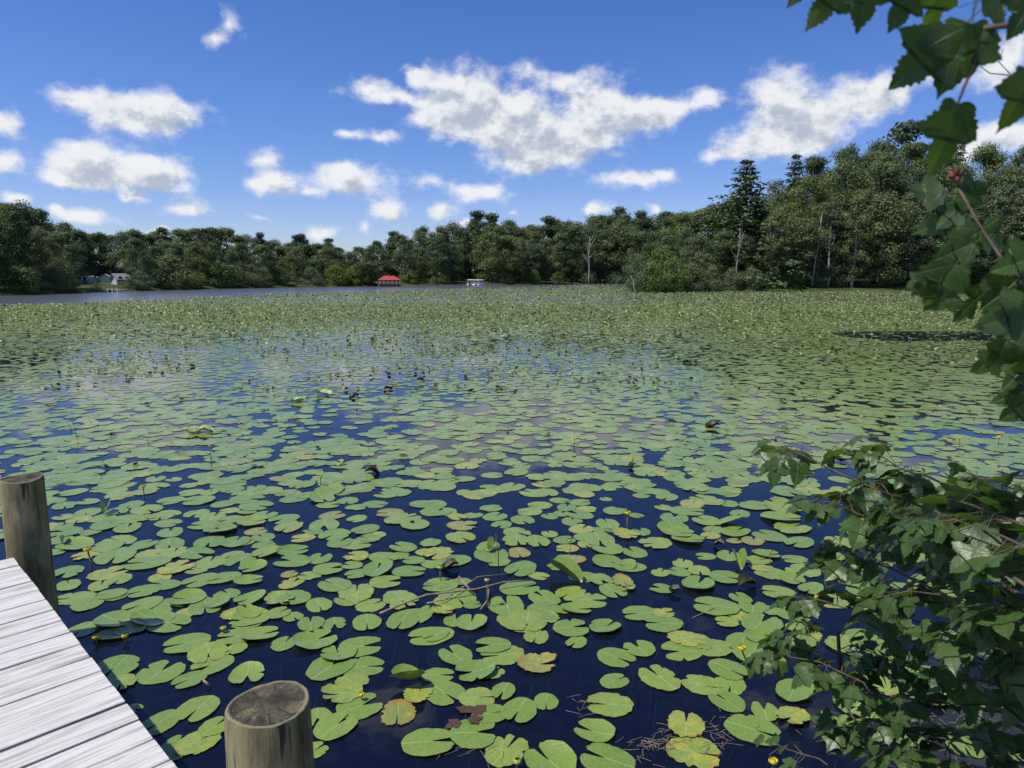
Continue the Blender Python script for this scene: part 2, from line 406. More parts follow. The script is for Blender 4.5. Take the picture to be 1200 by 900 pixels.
# ------------------------------------------------------------------ deck and posts
m, t = mat('weathered_planks')
tcg = t.n('ShaderNodeTexCoord').outputs['Object']
oi = t.n('ShaderNodeObjectInfo').outputs['Random']
of = t.n('ShaderNodeCombineXYZ', {0: t.m('MULTIPLY', oi, 53.0), 1: t.m('MULTIPLY', oi, 17.0), 2: 0.0}).outputs[0]
v = t.n('ShaderNodeVectorMath', {0: tcg, 1: of}, operation='ADD').outputs[0]
g1 = t.noise(t.n('ShaderNodeMapping', {'Vector': v, 'Scale': (1.3, 26, 26)}).outputs[0], 2.2, 6, .6, .5)
g2 = t.noise(t.n('ShaderNodeMapping', {'Vector': v, 'Scale': (2.6, 90, 90)}).outputs[0], 3.0, 3, .6)
g3 = t.noise(t.n('ShaderNodeMapping', {'Vector': v, 'Scale': (1.0, 5, 5)}).outputs[0], 3.4, 4, .6, 1.2)
c = t.mix(t.ss(g1, .32, .60), (.28, .27, .255), (.53, .52, .505))
c = t.mix(t.m('MULTIPLY', t.ss(g2, .54, .70), .6), c, (.30, .295, .30))
c = t.mix(t.m('MULTIPLY', t.ss(g3, .62, .72), .55), c, (.26, .25, .25))
c = t.mix(oi, c, t.mix(.25, c, (.50, .49, .47)))
hh = t.m('ADD', g1, t.m('MULTIPLY', g2, -.6))
bp = t.n('ShaderNodeBump', {'Strength': .55, 'Distance': .004, 'Height': hh}).outputs[0]
out(t, t.n('ShaderNodeBsdfPrincipled', {'Base Color': c, 'Roughness': .85, 'Specular IOR Level': .25, 'Normal': bp}).outputs[0])
M_PLANK = m
M_NAIL = m_simple('nail_head', (.10, .09, .085), .6)
AZ_D = R(-45.353)
ad = Vector((math.sin(AZ_D), math.cos(AZ_D), 0)); nd = Vector((ad.y, -ad.x, 0))       # along the edge (away), out over the water
E0 = Vector((-2.021, 2.946, 0)); ZD = H_CAM - 1.522; PW = .145
deck = empty('wooden_dock', (E0.x, E0.y, 0), math.atan2(nd.y, nd.x))
# local x points out over the water, local y along the edge, away from the camera
tag(deck, 'weathered grey-white plank dock running along the left of the lily pads', 'dock')
def plank_mesh(L, wd, th, sag, rs):
    V = []; nx = 10; b = .0022
    sec = [(-wd / 2, -th), (-wd / 2, -b), (-wd / 2 + b, 0), (-wd / 6, .0006), (wd / 6, .0006), (wd / 2 - b, 0), (wd / 2, -b), (wd / 2, -th)]
    ks = len(sec)
    wob = [rs.uniform(-.0012, .0012) for _ in range(nx + 1)]
    for i in range(nx + 1):
        x = -L * i / nx
        for (y, z) in sec: V.append((x, y + wob[i] * (1 if y > 0 else .6), z + sag * math.sin(i / nx * 3.1) + wob[i] * .5))
    F = []
    for i in range(nx):
        for j in range(ks): F.append((i * ks + j, i * ks + (j + 1) % ks, (i + 1) * ks + (j + 1) % ks, (i + 1) * ks + j))
    F.append(tuple(range(ks))[::-1]); F.append(tuple(range(nx * ks, nx * ks + ks)))
    return V, F
nail = Acc()
for i in range(-10, 26):
    rs = random.Random(i * 7 + 1)
    gap = {6: .019, 7: .008}.get(i, rs.uniform(.006, .010))
    V, F = plank_mesh(2.6, PW - gap, .036, rs.uniform(-.002, .003), rs)
    xo = rs.uniform(-.0025, .0025); yo = -(i + .5) * PW
    if i <= -8: xo -= .20 * (-7 - i) ** .8       # the dock narrows behind the far post
    p = mk('plank', V, F, M_PLANK, deck); p.location = (xo, yo, ZD + rs.uniform(-.0015, .0015)); p.rotation_euler = (rs.uniform(-.006, .006), 0, rs.uniform(-.0035, .0035))
nm = bpy.data.meshes.new('nail'); nv, nf = tube([(0, 0, -.003), (0, 0, .0012)], [.0048, .0044], 8); nm.from_pydata([tuple(a) for a in nv], [], nf); nm.materials.append(M_NAIL)
for pl in [c_ for c_ in deck.children if c_.name.startswith('plank')]:
    for xx in (-.9, -1.7):
        for yy_ in (-.042, .042): link(nm, 'nail', pl, (xx + random.uniform(-.006, .006), yy_ + random.uniform(-.006, .006), .0))
# edge beam and joists below, set in so that the plank ends overhang
b = Acc().box(-.075, -.035, -25.4 * PW, 8.4 * PW - .4, ZD - .27, ZD - .038); b.mk('rim_beam', m_simple('beam_wood', (.22, .20, .15), .9, 4, (.12, .11, .08), .3), deck)
for x in (-.9, -1.7, -2.5):
    Acc().box(x - .02, x + .02, -25.4 * PW, 8.4 * PW - .4, ZD - .27, ZD - .038).mk('joist', bpy.data.materials['beam_wood'], deck)

m, t = mat('post_wood')
v = t.n('ShaderNodeTexCoord').outputs['Object']
s = t.n('ShaderNodeSeparateXYZ', {0: v})
ang = t.m('ARCTAN2', s.outputs[1], s.outputs[0])
cyl = t.n('ShaderNodeCombineXYZ', {0: t.m('MULTIPLY', ang, 1.0), 1: t.m('MULTIPLY', s.outputs[2], .5), 2: 0.0}).outputs[0]
v2 = t.n('ShaderNodeMapping', {'Vector': v, 'Scale': (1, 1, .07)}).outputs[0]
g = t.noise(v2, 42, 5, .6, .3)
crack = t.ss(t.noise(v2, 34, 2, .5), .60, .65)
bl = t.noise(t.n('ShaderNodeMapping', {'Vector': v, 'Scale': (1, 1, .45)}).outputs[0], 9, 5, .6)
c = t.mix(t.ss(g, .3, .7), (.125, .105, .050), (.235, .200, .105))
c = t.mix(t.m('MULTIPLY', t.ss(bl, .45, .7), .7), c, (.33, .31, .20))
c = t.mix(t.m('MULTIPLY', t.ss(bl, .48, .30), .75), c, (.10, .115, .045))
c = t.mix(t.m('MULTIPLY', crack, .85), c, (.030, .027, .018))
rd = t.m('SQRT', t.m('ADD', t.m('MULTIPLY', s.outputs[0], s.outputs[0]), t.m('MULTIPLY', s.outputs[1], s.outputs[1])))
hh = t.m('SUBTRACT', g, crack)
bp = t.n('ShaderNodeBump', {'Strength': .7, 'Distance': .006, 'Height': hh}).outputs[0]
out(t, t.n('ShaderNodeBsdfPrincipled', {'Base Color': c, 'Roughness': .88, 'Specular IOR Level': .2, 'Normal': bp}).outputs[0])
M_POST = m
m, t = mat('post_end_grain')
v = t.n('ShaderNodeTexCoord').outputs['Object']
s = t.n('ShaderNodeSeparateXYZ', {0: v})
rd = t.m('SQRT', t.m('ADD', t.m('MULTIPLY', s.outputs[0], s.outputs[0]), t.m('MULTIPLY', s.outputs[1], s.outputs[1])))
rg = t.m('SINE', t.m('MULTIPLY_ADD', t.noise(v, 9, 3), 4.0, t.m('MULTIPLY', rd, 620.0)))
a = t.noise(v, 16, 6, .7); b_ = t.noise(v, 70, 4, .6)
c = t.mix(t.ss(a, .38, .62), (.034, .031, .024), (.095, .088, .062))
c = t.mix(t.m('MULTIPLY', t.ss(a, .55, .68), .8), c, (.15, .145, .065))
c = t.mix(t.m('MULTIPLY', t.ss(b_, .55, .72), .4), c, (.24, .22, .18))
c = t.mix(t.m('MULTIPLY', t.ss(rg, .2, 1), .38), c, (.03, .026, .022))
ck = t.ss(t.m('ABSOLUTE', t.m('SUBTRACT', t.m('FRACT', t.m('ADD', t.m('MULTIPLY', t.m('ARCTAN2', s.outputs[1], s.outputs[0]), 1.43), t.m('MULTIPLY', t.noise(v, 14, 3), .35))), .5)), .035, .012)
c = t.mix(t.m('MULTIPLY', ck, t.ss(rd, .02, .05)), c, (.012, .010, .008))
c = t.mix(t.ss(rd, .094, .103), c, (.20, .185, .12))
bp = t.n('ShaderNodeBump', {'Strength': .9, 'Distance': .006, 'Height': t.m('ADD', a, b_)}).outputs[0]
out(t, t.n('ShaderNodeBsdfPrincipled', {'Base Color': c, 'Roughness': .95, 'Specular IOR Level': .15, 'Normal': bp}).outputs[0])
M_END = m
def post(px, py, d, rad, label, seed):
    rs = random.Random(seed)
    top = H_CAM - d; p = at(px, py, top)
    root = empty('dock_post', (p.x, p.y, 0)); tag(root, label, 'dock post', 'round posts along the dock edge')
    n = 64; V = []; F = []
    zs = [-1.2, -.4, -.05, .15, .35, .6, top - .12, top - .03, top - .006]
    dents = [rs.uniform(-.0025, .0025) for _ in range(n)]
    dents = [(dents[i - 1] + dents[i] + dents[(i + 1) % n]) / 2 for i in range(n)]
    for q, z in enumerate(zs):
        for i in range(n):
            a = 2 * math.pi * i / n
            r = rad * (1 + .012 * math.sin(2 * a + seed) + .008 * math.sin(3 * a + 1.3)) + dents[i] - (.003 if q == len(zs) - 1 else 0) + .004 * math.sin(z * 3 + seed)
            V.append((r * math.cos(a), r * math.sin(a), z + .006 * math.sin(a * 2) * (z > top - .2)))
    for q in range(len(zs) - 1):
        for i in range(n): F.append((q * n + i, q * n + (i + 1) % n, (q + 1) * n + (i + 1) % n, (q + 1) * n + i))
    mk('shaft', V, F, M_POST, root, smooth=True)
    ring0 = V[-n:]; V2 = []; F2 = []
    fr = [1.0, .97, .93, .7, .45, .2]
    for q, f in enumerate(fr):
        for i in range(n):
            x, y, z = ring0[i]
            V2.append((x * f, y * f, z + (0, .004, .001, -.002, .0, .002)[q] + (rs.uniform(-.0015, .0015) if q > 1 else 0)))
    V2.append((0, 0, top - .002))
    for q in range(len(fr) - 1):
        for i in range(n): F2.append((q * n + i, q * n + (i + 1) % n, (q + 1) * n + (i + 1) % n, (q + 1) * n + i))
    for i in range(n): F2.append(((len(fr) - 1) * n + i, (len(fr) - 1) * n + (i + 1) % n, len(V2) - 1))
    mk('cut_end', V2, F2, M_END, root, smooth=True)
    return root
P1 = post(313.5, 822, 1.137, .112, 'thick round dock post with dark mossy cut top, close beside the plank ends', 1)
P2 = post(25, 559, 1.125, .110, 'round dock post standing farther off where the dock narrows', 2)

# ------------------------------------------------------------------ buildings and boats on the far shore
def gable(name, px, depth, wd, dp, wall_h, roof_h, rz, wallm, roofm, label, cat='house', zbase=.75, porch=False, win=3):
    p = atd(px, 325, depth); root = empty(name, (p.x, p.y, zbase), R(rz)); root.scale = (.78, .78, .78); tag(root, label, cat)
    Acc().add(([(-wd / 2, -dp / 2, -1), (wd / 2, -dp / 2, -1), (wd / 2, dp / 2, -1), (-wd / 2, dp / 2, -1), (-wd / 2, -dp / 2, wall_h), (wd / 2, -dp / 2, wall_h), (wd / 2, dp / 2, wall_h), (-wd / 2, dp / 2, wall_h), (-wd / 2, 0, wall_h + roof_h * .96), (wd / 2, 0, wall_h + roof_h * .96)],
        [(0, 1, 5, 4), (2, 3, 7, 6), (1, 2, 6, 9, 5), (3, 0, 4, 8, 7)])).mk('wall', wallm, root)
    e = .35; hr = roof_h * (1 + 2 * e / dp)
    a = Acc()
    for s in (-1, 1):
        a.add(([(-wd / 2 - e, s * (dp / 2 + e), wall_h + roof_h - hr), (wd / 2 + e, s * (dp / 2 + e), wall_h + roof_h - hr), (wd / 2 + e, 0, wall_h + roof_h), (-wd / 2 - e, 0, wall_h + roof_h),
                (-wd / 2 - e, s * (dp / 2 + e), wall_h + roof_h - hr + .15), (wd / 2 + e, s * (dp / 2 + e), wall_h + roof_h - hr + .15), (wd / 2 + e, 0, wall_h + roof_h + .15), (-wd / 2 - e, 0, wall_h + roof_h + .15)],
               [(4, 5, 6, 7) if s < 0 else (7, 6, 5, 4), (0, 1, 5, 4), (0, 4, 7, 3), (1, 2, 6, 5), (0, 3, 2, 1)]))
    a.mk('roof', roofm, root)
    for i in range(win):
        x = wd * ((i + .5) / win - .5)
        f = Acc().box(x - .45, x + .45, -dp / 2 - .05, -dp / 2 + .02, .9, 2.0).mk('window', M_WHITE, root)
        Acc().box(x - .37, x + .37, -dp / 2 - .07, -dp / 2 - .052, .98, 1.92).mk('pane', M_GLASSY, f)
    return root
M_CREAM = m_simple('siding_cream', (.34, .37, .32), .7, 1, (.40, .42, .37)); 
M_WSID = m_simple('siding_white', (.58, .60, .62), .6, 1, (.46, .48, .50))
DL = 119
gable('house', 100, DL, 3.6, 3.4, 1.0, 1.0, -8, M_CREAM, M_GREENROOF, 'low house with a long green metal roof behind the left shore', win=3)
gable('house', 124, DL + 6, 2.6, 3.6, 1.3, 1.1, -70, M_WSID, M_GREYROOF, 'grey-roofed white house squeezed between the green roof and the bright gable', win=2)
gable('house', 141, DL, 3.0, 2.2, 1.5, 1.0, 60, M_WSID, M_GREYROOF, 'bright white gabled house, gable end facing the lake', win=2)
gable('house', 178, DL + 4, 2.8, 2.4, 1.5, 1.1, 15, M_WSID, M_GREYROOF, 'small pale house half hidden by the round green tree on the left shore', win=2)
gable('house', 44, DL + 8, 3.2, 2.6, 1.6, 1.0, 20, M_CREAM, M_GREYROOF, 'pale house almost lost in the dark trees at far left', win=2)
# open pavilion with a red roof
p = atd(456, 325, 163); pav = empty('pavilion', (p.x, p.y, .55), R(14)); pav.scale = (.86, .86, .74); tag(pav, 'open lakeside pavilion with a bright red metal roof on posts', 'pavilion')
a = Acc(); rw, rd_, z0, z1 = 3.0, 2.2, 1.35, 2.65
V = [(-rw, -rd_, z0), (rw, -rd_, z0), (rw, rd_, z0), (-rw, rd_, z0), (-rw * .45, 0, z1), (rw * .45, 0, z1)]
a.add((V, [(0, 1, 5, 4), (1, 2, 5), (2, 3, 4, 5), (3, 0, 4), (0, 3, 2, 1)])); a.mk('roof', M_REDROOF, pav)
Acc().box(-.25, .25, -.2, .2, z1 - .25, z1 + .45).mk('cupola', M_REDROOF, pav)
for x in (-2.7, -1.6, -.5, .6, 1.7, 2.7):
    for y in (-1.9, 1.9): Acc().box(x - .08, x + .08, y - .08, y + .08, -1, z0).mk('post', M_WHITE if y < 0 else M_BARK, pav)
Acc().box(-2.7, 2.7, -1.95, -1.88, .35, .45).mk('railing', M_PALE, pav)
Acc().box(-2.9, 2.9, -2.1, 2.1, -.8, 0).mk('floor_platform', M_BARK, pav)
# white pontoon boats by the far landing
def pontoon(px, depth, L, label, rz):
    p = atd(px, 325, depth); root = empty('pontoon_boat', (p.x, p.y, 0), R(rz)); root.scale = (.8, .8, .62); tag(root, label, 'boat', 'white boats moored at the far landing')
    for s in (-1, 1):
        Acc().tube([(-L / 2, s * .9, .2), (L / 2 - .5, s * .9, .2), (L / 2, s * .9, .35)], [.3, .3, .08], 10).mk('pontoon', M_WHITE, root, smooth=True)
    Acc().box(-L / 2, L / 2 - .3, -1.15, 1.15, .52, .62).mk('deck_floor', M_WHITE, root)
    for s in (-1, 1): Acc().box(-L / 2 + .1, L / 2 - .5, s * 1.1 - .03, s * 1.1 + .03, .625, 1.25).mk('side_panel', M_WHITE, root)
    Acc().box(-.3, .5, -.5, .1, .625, 1.5).mk('console', M_WHITE, root)
    for x in (-1.2, 1.0):
        for y in (-1, 1): Acc().tube([(x, y, .6), (x, y, 2.35)], [.03, .03], 6).mk('canopy_pole', M_WHITE, root)
    Acc().add(([(-1.5, -1.2, 2.3), (1.3, -1.2, 2.3), (1.3, 1.2, 2.3), (-1.5, 1.2, 2.3), (-1.4, -.8, 2.5), (1.2, -.8, 2.5), (1.2, .8, 2.5), (-1.4, .8, 2.5)], [(0, 1, 5, 4), (1, 2, 6, 5), (2, 3, 7, 6), (3, 0, 4, 7), (4, 5, 6, 7), (3, 2, 1, 0)])).mk('canopy', M_WHITE, root)
    return root
pontoon(561, 186, 3.0, 'white pontoon boat moored at the landing right of the red pavilion', 55)
pontoon(552, 190, 2.4, 'smaller white boat tied up left of the white pontoon boat', 80)
# small wooden pier at the left shore
p = atd(129, 325, 104); pier = empty('small_pier', (p.x, p.y, 0), R(-28)); tag(pier, 'small pale pier with short piles in front of the far white houses', 'pier')
Acc().box(-3.0, 3.0, -.6, .6, .30, .38).mk('pier_floor', M_PALE, pier)
for x in (-3.0, -1.9, -.8, .3, 1.4, 2.6):
    Acc().tube([(x, -.7, -1), (x, -.7, .60)], [.10, .09], 8).mk('pile', M_WHITE, pier)

# ------------------------------------------------------------------ far trees
def leaf_quads(cent, nrm, size, rg):
    """one four-sided leaf spray per centre"""
    n = len(cent); ref = rg.normal(size=(n, 3)); t1 = np.cross(nrm, ref); t1 /= np.linalg.norm(t1, axis=1)[:, None] + 1e-9
    t2 = np.cross(nrm, t1); s = size[:, None] if np.ndim(size) else size
    a = cent + t1 * s; b = cent + t2 * s * .6 + nrm * s * .12; c = cent - t1 * s * .85; d = cent - t2 * s * .6 + nrm * s * .12
    return np.stack([a, b, c, d], 1).reshape(-1, 3)
def unit(v): return v / (np.linalg.norm(v, axis=1)[:, None] + 1e-9)
def make_tree(kind, Ht, Wd, seed, nleaf, bark=None, fol=None, low=.12, ls=.2):
    """meshes (trunk, crown) of one tree, base at the origin"""
    rg = np.random.default_rng(seed); rs = random.Random(seed)
    bark = bark or M_BARK
    a = Acc(); top = Ht * (.86 if kind != 'conifer' else .97)
    lean = Vector((rs.uniform(-.04, .04), rs.uniform(-.04, .04), 0)) * Ht
    pts = [Vector((0, 0, -.6)) + (lean * (i / 6) ** 1.5) + Vector((0, 0, (top + .6) * i / 6)) + Vector((rs.uniform(-1, 1), rs.uniform(-1, 1), 0)) * Ht * .008 for i in range(7)]
    r0 = Ht * .016
    a.tube(pts, [r0 * (1 - .13 * i) for i in range(7)], 7)
    C = []; CR = []
    if kind == 'broad':
        ncl = rs.randint(64, 80)
        f = rg.random(ncl) ** .9; an = rg.random(ncl) * 6.283
        prof_ = np.clip(np.sin(np.pi * (.16 + .80 * np.clip(f, 0, 1) ** 1.15)), .12, 1) * (1 + .2 * np.sin(an * 3 + seed) + .12 * np.sin(an * 5 + f * 9))
        rr_ = Wd * .5 * prof_ * rg.uniform(.45, 1.0, ncl)
        C = np.stack([rr_ * np.cos(an), rr_ * np.sin(an), Ht * (low + (1 - low) * (.06 + .88 * f))], 1)
        CR = rg.uniform(.10, .19, ncl) * Wd * (1.1 - .3 * f)
        flat = .72
    elif kind == 'pine':
        ncl = rs.randint(44, 54)
        z = rg.uniform(.38, 1, ncl); rr_ = np.sqrt(rg.random(ncl)) * (1.06 - z) * 1.3; rr_ = np.clip(rr_, .05, .48) * Wd
        an = rg.random(ncl) * 6.283
        C = np.stack([rr_ * np.cos(an), rr_ * np.sin(an), z * Ht * .985], 1); CR = rg.uniform(.10, .18, ncl) * Wd; flat = .6
    else:  # conifer: tiers of drooping sprays
        tiers = 24; C = []; CR = []
        for i in range(tiers):
            f = i / (tiers - 1); z = Ht * (low + (1 - low) * f); rmax = Wd * .5 * (1 - f) ** .75 * rs.uniform(.6, 1.15) + .12
            nb = max(3, int(9 * (1 - f) + 3))
            for b_ in range(nb):
                an = 6.283 * b_ / nb + i * 1.3 + rs.uniform(-.3, .3); L = rmax * rs.uniform(.55, 1.2)
                for q in (.35, .7, 1.0):
                    C.append((L * q * math.cos(an), L * q * math.sin(an), z - L * .22 * q ** 2 + rs.uniform(-.1, .1))); CR.append(.115 * Wd * (1 - f * .6) * (1.15 - q * .4))
        C = np.array(C); CR = np.array(CR); flat = .62
    C[:, :2] += np.array([[lean.x, lean.y]]) * (C[:, 2:3] / Ht)
    # limbs reach out to some of the leaf clumps
    for i in (range(0, len(C), 3) if kind != 'conifer' else range(2, len(C), 9)):
        c = Vector(C[i]); zb = min(max(c.z * rs.uniform(.55, .82), Ht * .12), top * .95) if kind != 'conifer' else c.z + .1
        zb = max(zb, .1); q = zb / top; b0 = lean * q ** 1.5 + Vector((0, 0, zb))
        mid = (b0 + c) / 2 + Vector((0, 0, -.03 * Ht if kind == 'broad' else 0)); a.tube([b0, mid, c], [r0 * .33, r0 * .22, r0 * .07], 4, cap=False)
    w_ = CR ** 2; cnt = np.maximum(8, (nleaf * w_ / w_.sum()).astype(int))
    cen = []; nr = []; tn = []
    for c, r, k_ in zip(C, CR, cnt):
        d = unit(rg.normal(size=(k_, 3))); rad = r * rg.uniform(.35, 1.18, k_)[:, None]
        p_ = c + d * rad * np.array([[1.15, 1.15, flat]])
        cen.append(p_); nr.append(unit(d + np.array([[0, 0, .55]]) + rg.normal(size=(k_, 3)) * .55)); tn.append(np.clip(rg.normal(.5, .22) + rg.normal(size=k_) * .13, 0, 1))
    cen = np.concatenate(cen); nr = np.concatenate(nr); tn = np.concatenate(tn)
    ok = cen[:, 2] > .15; cen, nr, tn = cen[ok], nr[ok], tn[ok]
    size = rg.uniform(.6, 1.35, len(cen)) * ls
    V = leaf_quads(cen, nr, size, rg)
    crown = mesh_np('crown', V, 4, None, np.repeat(tn, 4), fol or M_FOL)
    tm = bpy.data.meshes.new('trunk'); tm.from_pydata([tuple(x) for x in a.V], [], a.F); tm.materials.append(bark)
    tm.polygons.foreach_set('use_smooth', np.ones(len(tm.polygons), dtype=bool))
    return tm, crown, Ht, Wd
PROTO = {
 'broad': [make_tree('broad', 16, 9.5, 11 + i, 12500, None, M_FOL if i % 3 else M_FOL2, .04, .185) for i in range(5)],
 'broad_hi': [make_tree('broad', 24, 13, 31 + i, 27000, M_BARK if i != 1 else M_PALE, M_FOL if i != 2 else M_FOL2, .06, .18) for i in range(4)],
 'pine': [make_tree('pine', 18, 8, 51 + i, 6500, None, M_PINE, .4, .24) for i in range(2)],
 'conifer': [make_tree('conifer', 20, 12, 61, 17000, None, M_PINE, .06, .22)],
 'slim': [make_tree('broad', 17, 7, 71 + i, 11000, M_PALE, M_FOL2, .12, .165) for i in range(2)],
 'shrub': [make_tree('broad', 4, 5.2, 81 + i, 6000, None, M_SHRUB if i % 2 else M_FOL2, -.1, .11) for i in range(3)],
}
TREES = []
def put_tree(kind, idx, px, depth, top_y, label_kind, wscale=1.0, zb=.4, name=None, group=None, rot=None):
    tm, cm, H0, W0 = PROTO[kind][idx % len(PROTO[kind])]
    p = atd(px, 325, depth); hgt = (325 - top_y) / FPX * depth * .992 + H_CAM - zb
    s = hgt / H0
    root = empty(name or {'broad': 'broadleaf_tree', 'broad_hi': 'broadleaf_tree', 'slim': 'slender_tree', 'pine': 'pine_tree', 'conifer': 'conifer_tree', 'shrub': 'shrub'}[kind], (p.x, p.y, zb), rot if rot is not None else random.uniform(0, 6.28))
    sw = s * wscale
    root.scale = (sw, sw, s)
    link(tm, 'trunk', root); link(cm, 'crown', root)
    root['category'] = 'shrub' if kind == 'shrub' else 'tree'
    root['group'] = group
    TREES.append((root, px, depth, label_kind, kind))
    return root
PROF = [(-120,225),(-40,228),(0,236),(35,238),(60,250),(85,256),(110,264),(150,270),(190,268),(230,268),(290,268),(312,277),(330,284),(350,280),(390,284),(408,291),(430,286),(460,280),(500,268),(540,262),(560,256),(600,258),(640,255),(700,251),(740,251),(780,254),(805,246),(830,240),(860,230),(880,222),(900,214),(920,200),(940,186),(960,176),(985,168),(1015,158),(1045,158),(1080,172),(1120,170),(1160,168),(1200,166),(1330,160)]
def topy(x): return float(np.interp(x, [a[0] for a in PROF], [a[1] for a in PROF]))
def sdep(px):
    a = math.degrees(math.atan((px - 600) / FPX)); return shore(a) * math.cos(R(a))
rt = random.Random(21)
G_FAR = 'trees along the far shore'; G_PEN = 'trees on the wooded point'
# far shore: front row, then taller rows behind
x = -110
while x < 760:
    d = float(min(sdep(min(x, 728)), 205)) + rt.uniform(4, 8)
    near = x < 60
    ty = topy(x) + rt.uniform(6, 24)
    put_tree('broad', rt.randrange(5), x, d, ty, 'front row', wscale=rt.uniform(.85, 1.2), group=G_FAR)
    x += rt.uniform(16, 24) * (150 / d) ** .5
    while 82 < x < 158 or 438 < x < 474 or 545 < x < 573: x += 4
x = -125
while x < 800:
    d = min(sdep(min(x, 728)), 205) + rt.uniform(18, 27) + (16 if 70 < x < 190 else 0)
    kind = 'pine' if rt.random() < .10 and not (40 < x < 80) else 'broad'
    put_tree(kind, rt.randrange(5), x, d, topy(x) + rt.uniform(-4, 9) - (3 if kind == 'pine' else 0), 'back row', wscale=rt.uniform(.9, 1.2), group=G_FAR)
    x += rt.uniform(11, 17)
for x_ in (318, 332, 345, 358, 372, 385, 398, 410, 423, 436):
    put_tree('broad', rt.randrange(5), x_, 168 + rt.uniform(0, 8), topy(x_) + rt.uniform(0, 8), 'middle row', wscale=rt.uniform(1.1, 1.4), group=G_FAR)
for (x, ty) in ((198, 268), (560, 250), (577, 253), (643, 256), (725, 246), (750, 250), (778, 251), (1052, 148), (463, 273), (350, 277), (388, 280)):
    put_tree('pine', rt.randrange(2), x, min(sdep(min(x, 728)), 200) + 26 if x < 800 else 138, ty, 'pine head above the canopy', group=G_FAR if x < 800 else G_PEN)
# wooded point on the right
def pen(x): return sdep(x)
x = 748
while x < 1330:
    d = pen(max(x, 738)) + rt.uniform(3, 6)
    base = topy(max(x, 800)); ty = base + (325 - base) * rt.uniform(.30, .52) if x > 800 else 262 + rt.uniform(0, 18)
    k = rt.random()
    put_tree('slim' if k < .35 else 'broad', rt.randrange(5), x, d, ty, 'front row', wscale=rt.uniform(.9, 1.15), group=G_PEN)
    x += rt.uniform(26, 38)
x = 800
while x < 1340:
    d = pen(x) + rt.uniform(9, 13)
    base = topy(x); ty = base + (325 - base) * rt.uniform(.12, .26)
    put_tree('broad_hi', rt.randrange(4), x, d, ty, 'middle row', wscale=rt.uniform(.8, 1.0), group=G_PEN)
    x += rt.uniform(36, 48)
x = 905
while x < 1340:
    d = pen(x) + rt.uniform(17, 23)
    put_tree('broad_hi', rt.randrange(4), x, d, topy(x) + rt.uniform(-2, 5), 'back row', wscale=rt.uniform(.72, .95), group=G_PEN)
    x += rt.uniform(34, 46)
put_tree('conifer', 0, 869, 112, 194, 'tall conifer', wscale=1.9, group=G_PEN)
put_tree('conifer', 0, 925, 124, 188, 'second conifer', wscale=1.2, group=G_PEN)
put_tree('conifer', 0, 1112, 140, 170, 'third conifer', wscale=.7, group=G_PEN)
for x_, ty_ in ((786, 250), (802, 246), (818, 243), (834, 238), (850, 232)):
    put_tree('broad', rt.randrange(5), x_, 116 + rt.uniform(0, 6), ty_, 'back row', wscale=rt.uniform(1.0, 1.25), group=G_PEN)
# low bushes at the water line
for px_, d_, ty_ in [(748,97,300),(765,96,306),(790,98,302),(812,101,309),(835,101,312),(858,103,314),(880,104,312),(905,106,315),(930,107,316),(955,110,317),(982,111,317),(1010,114,318),(1040,117,318),(1070,119,318),(775,101,288),(820,104,296)]:
    put_tree('shrub', rt.randrange(3), px_, d_, ty_, 'low bush', wscale=rt.uniform(.55, 1.0), zb=.05, group='bushes along the edge of the wooded point')
for px_, ty_ in [(200,300),(255,306),(276,310),(300,308),(330,312),(365,314),(395,310),(412,312),(430,316),(480,316),(510,314),(590,318),(625,316),(655,318),(690,316),(720,318),(20,312),(60,316),(225,316),(78,322),(112,332),(163,318),(153,326)]:
    put_tree('shrub', rt.randrange(3), px_, min(sdep(px_), 205) + 2.5, ty_, 'low bush', wscale=rt.uniform(.8, 1.2), zb=.2, group='bushes along the far shore')
# unique wording for every tree
LM = [(456, 'the red-roofed pavilion'), (141, 'the white gabled house'), (0, 'the photo edge'), (310, 'the dip in the treeline'), (561, 'the white pontoon boat'), (690, 'the bare dead tree'), (748, 'the point tip'), (869, 'the tall conifer'), (1000, 'the hillside middle'), (1100, 'the maple leaves')]
KW = {'broad': 'round-crowned tree', 'broad_hi': 'tall spreading tree', 'slim': 'slender pale-stemmed tree', 'pine': 'dark flat-headed pine', 'shrub': 'low leafy bush', 'conifer': ''}
bk = {}
for o, px_, d_, lk, kd in TREES:
    if kd == 'conifer':
        o['label'] = {869: 'tall dark conifer with drooping tiers, standing clear at the left of the hillside', 925: 'pointed dark conifer just right of the tall drooping conifer', 1112: 'narrow conifer top among the trees behind the overhanging maple leaves'}[px_]; continue
    li = min(range(len(LM)), key=lambda i: abs(LM[i][0] - px_)); side = 'left of' if px_ < LM[li][0] else 'right of'
    bk.setdefault((kd, lk, li, side), []).append((abs(LM[li][0] - px_), o))
for (kd, lk, li, side), L in bk.items():
    for i, (_, o) in enumerate(sorted(L, key=lambda q: q[0])):
        row = {'low bush': 'at the waterline'}.get(lk, 'in the ' + lk if 'row' in lk else 'rising over the canopy')
        o['label'] = f'{KW[kd]} {row}, {ordn(i)} {side} {LM[li][1]}'
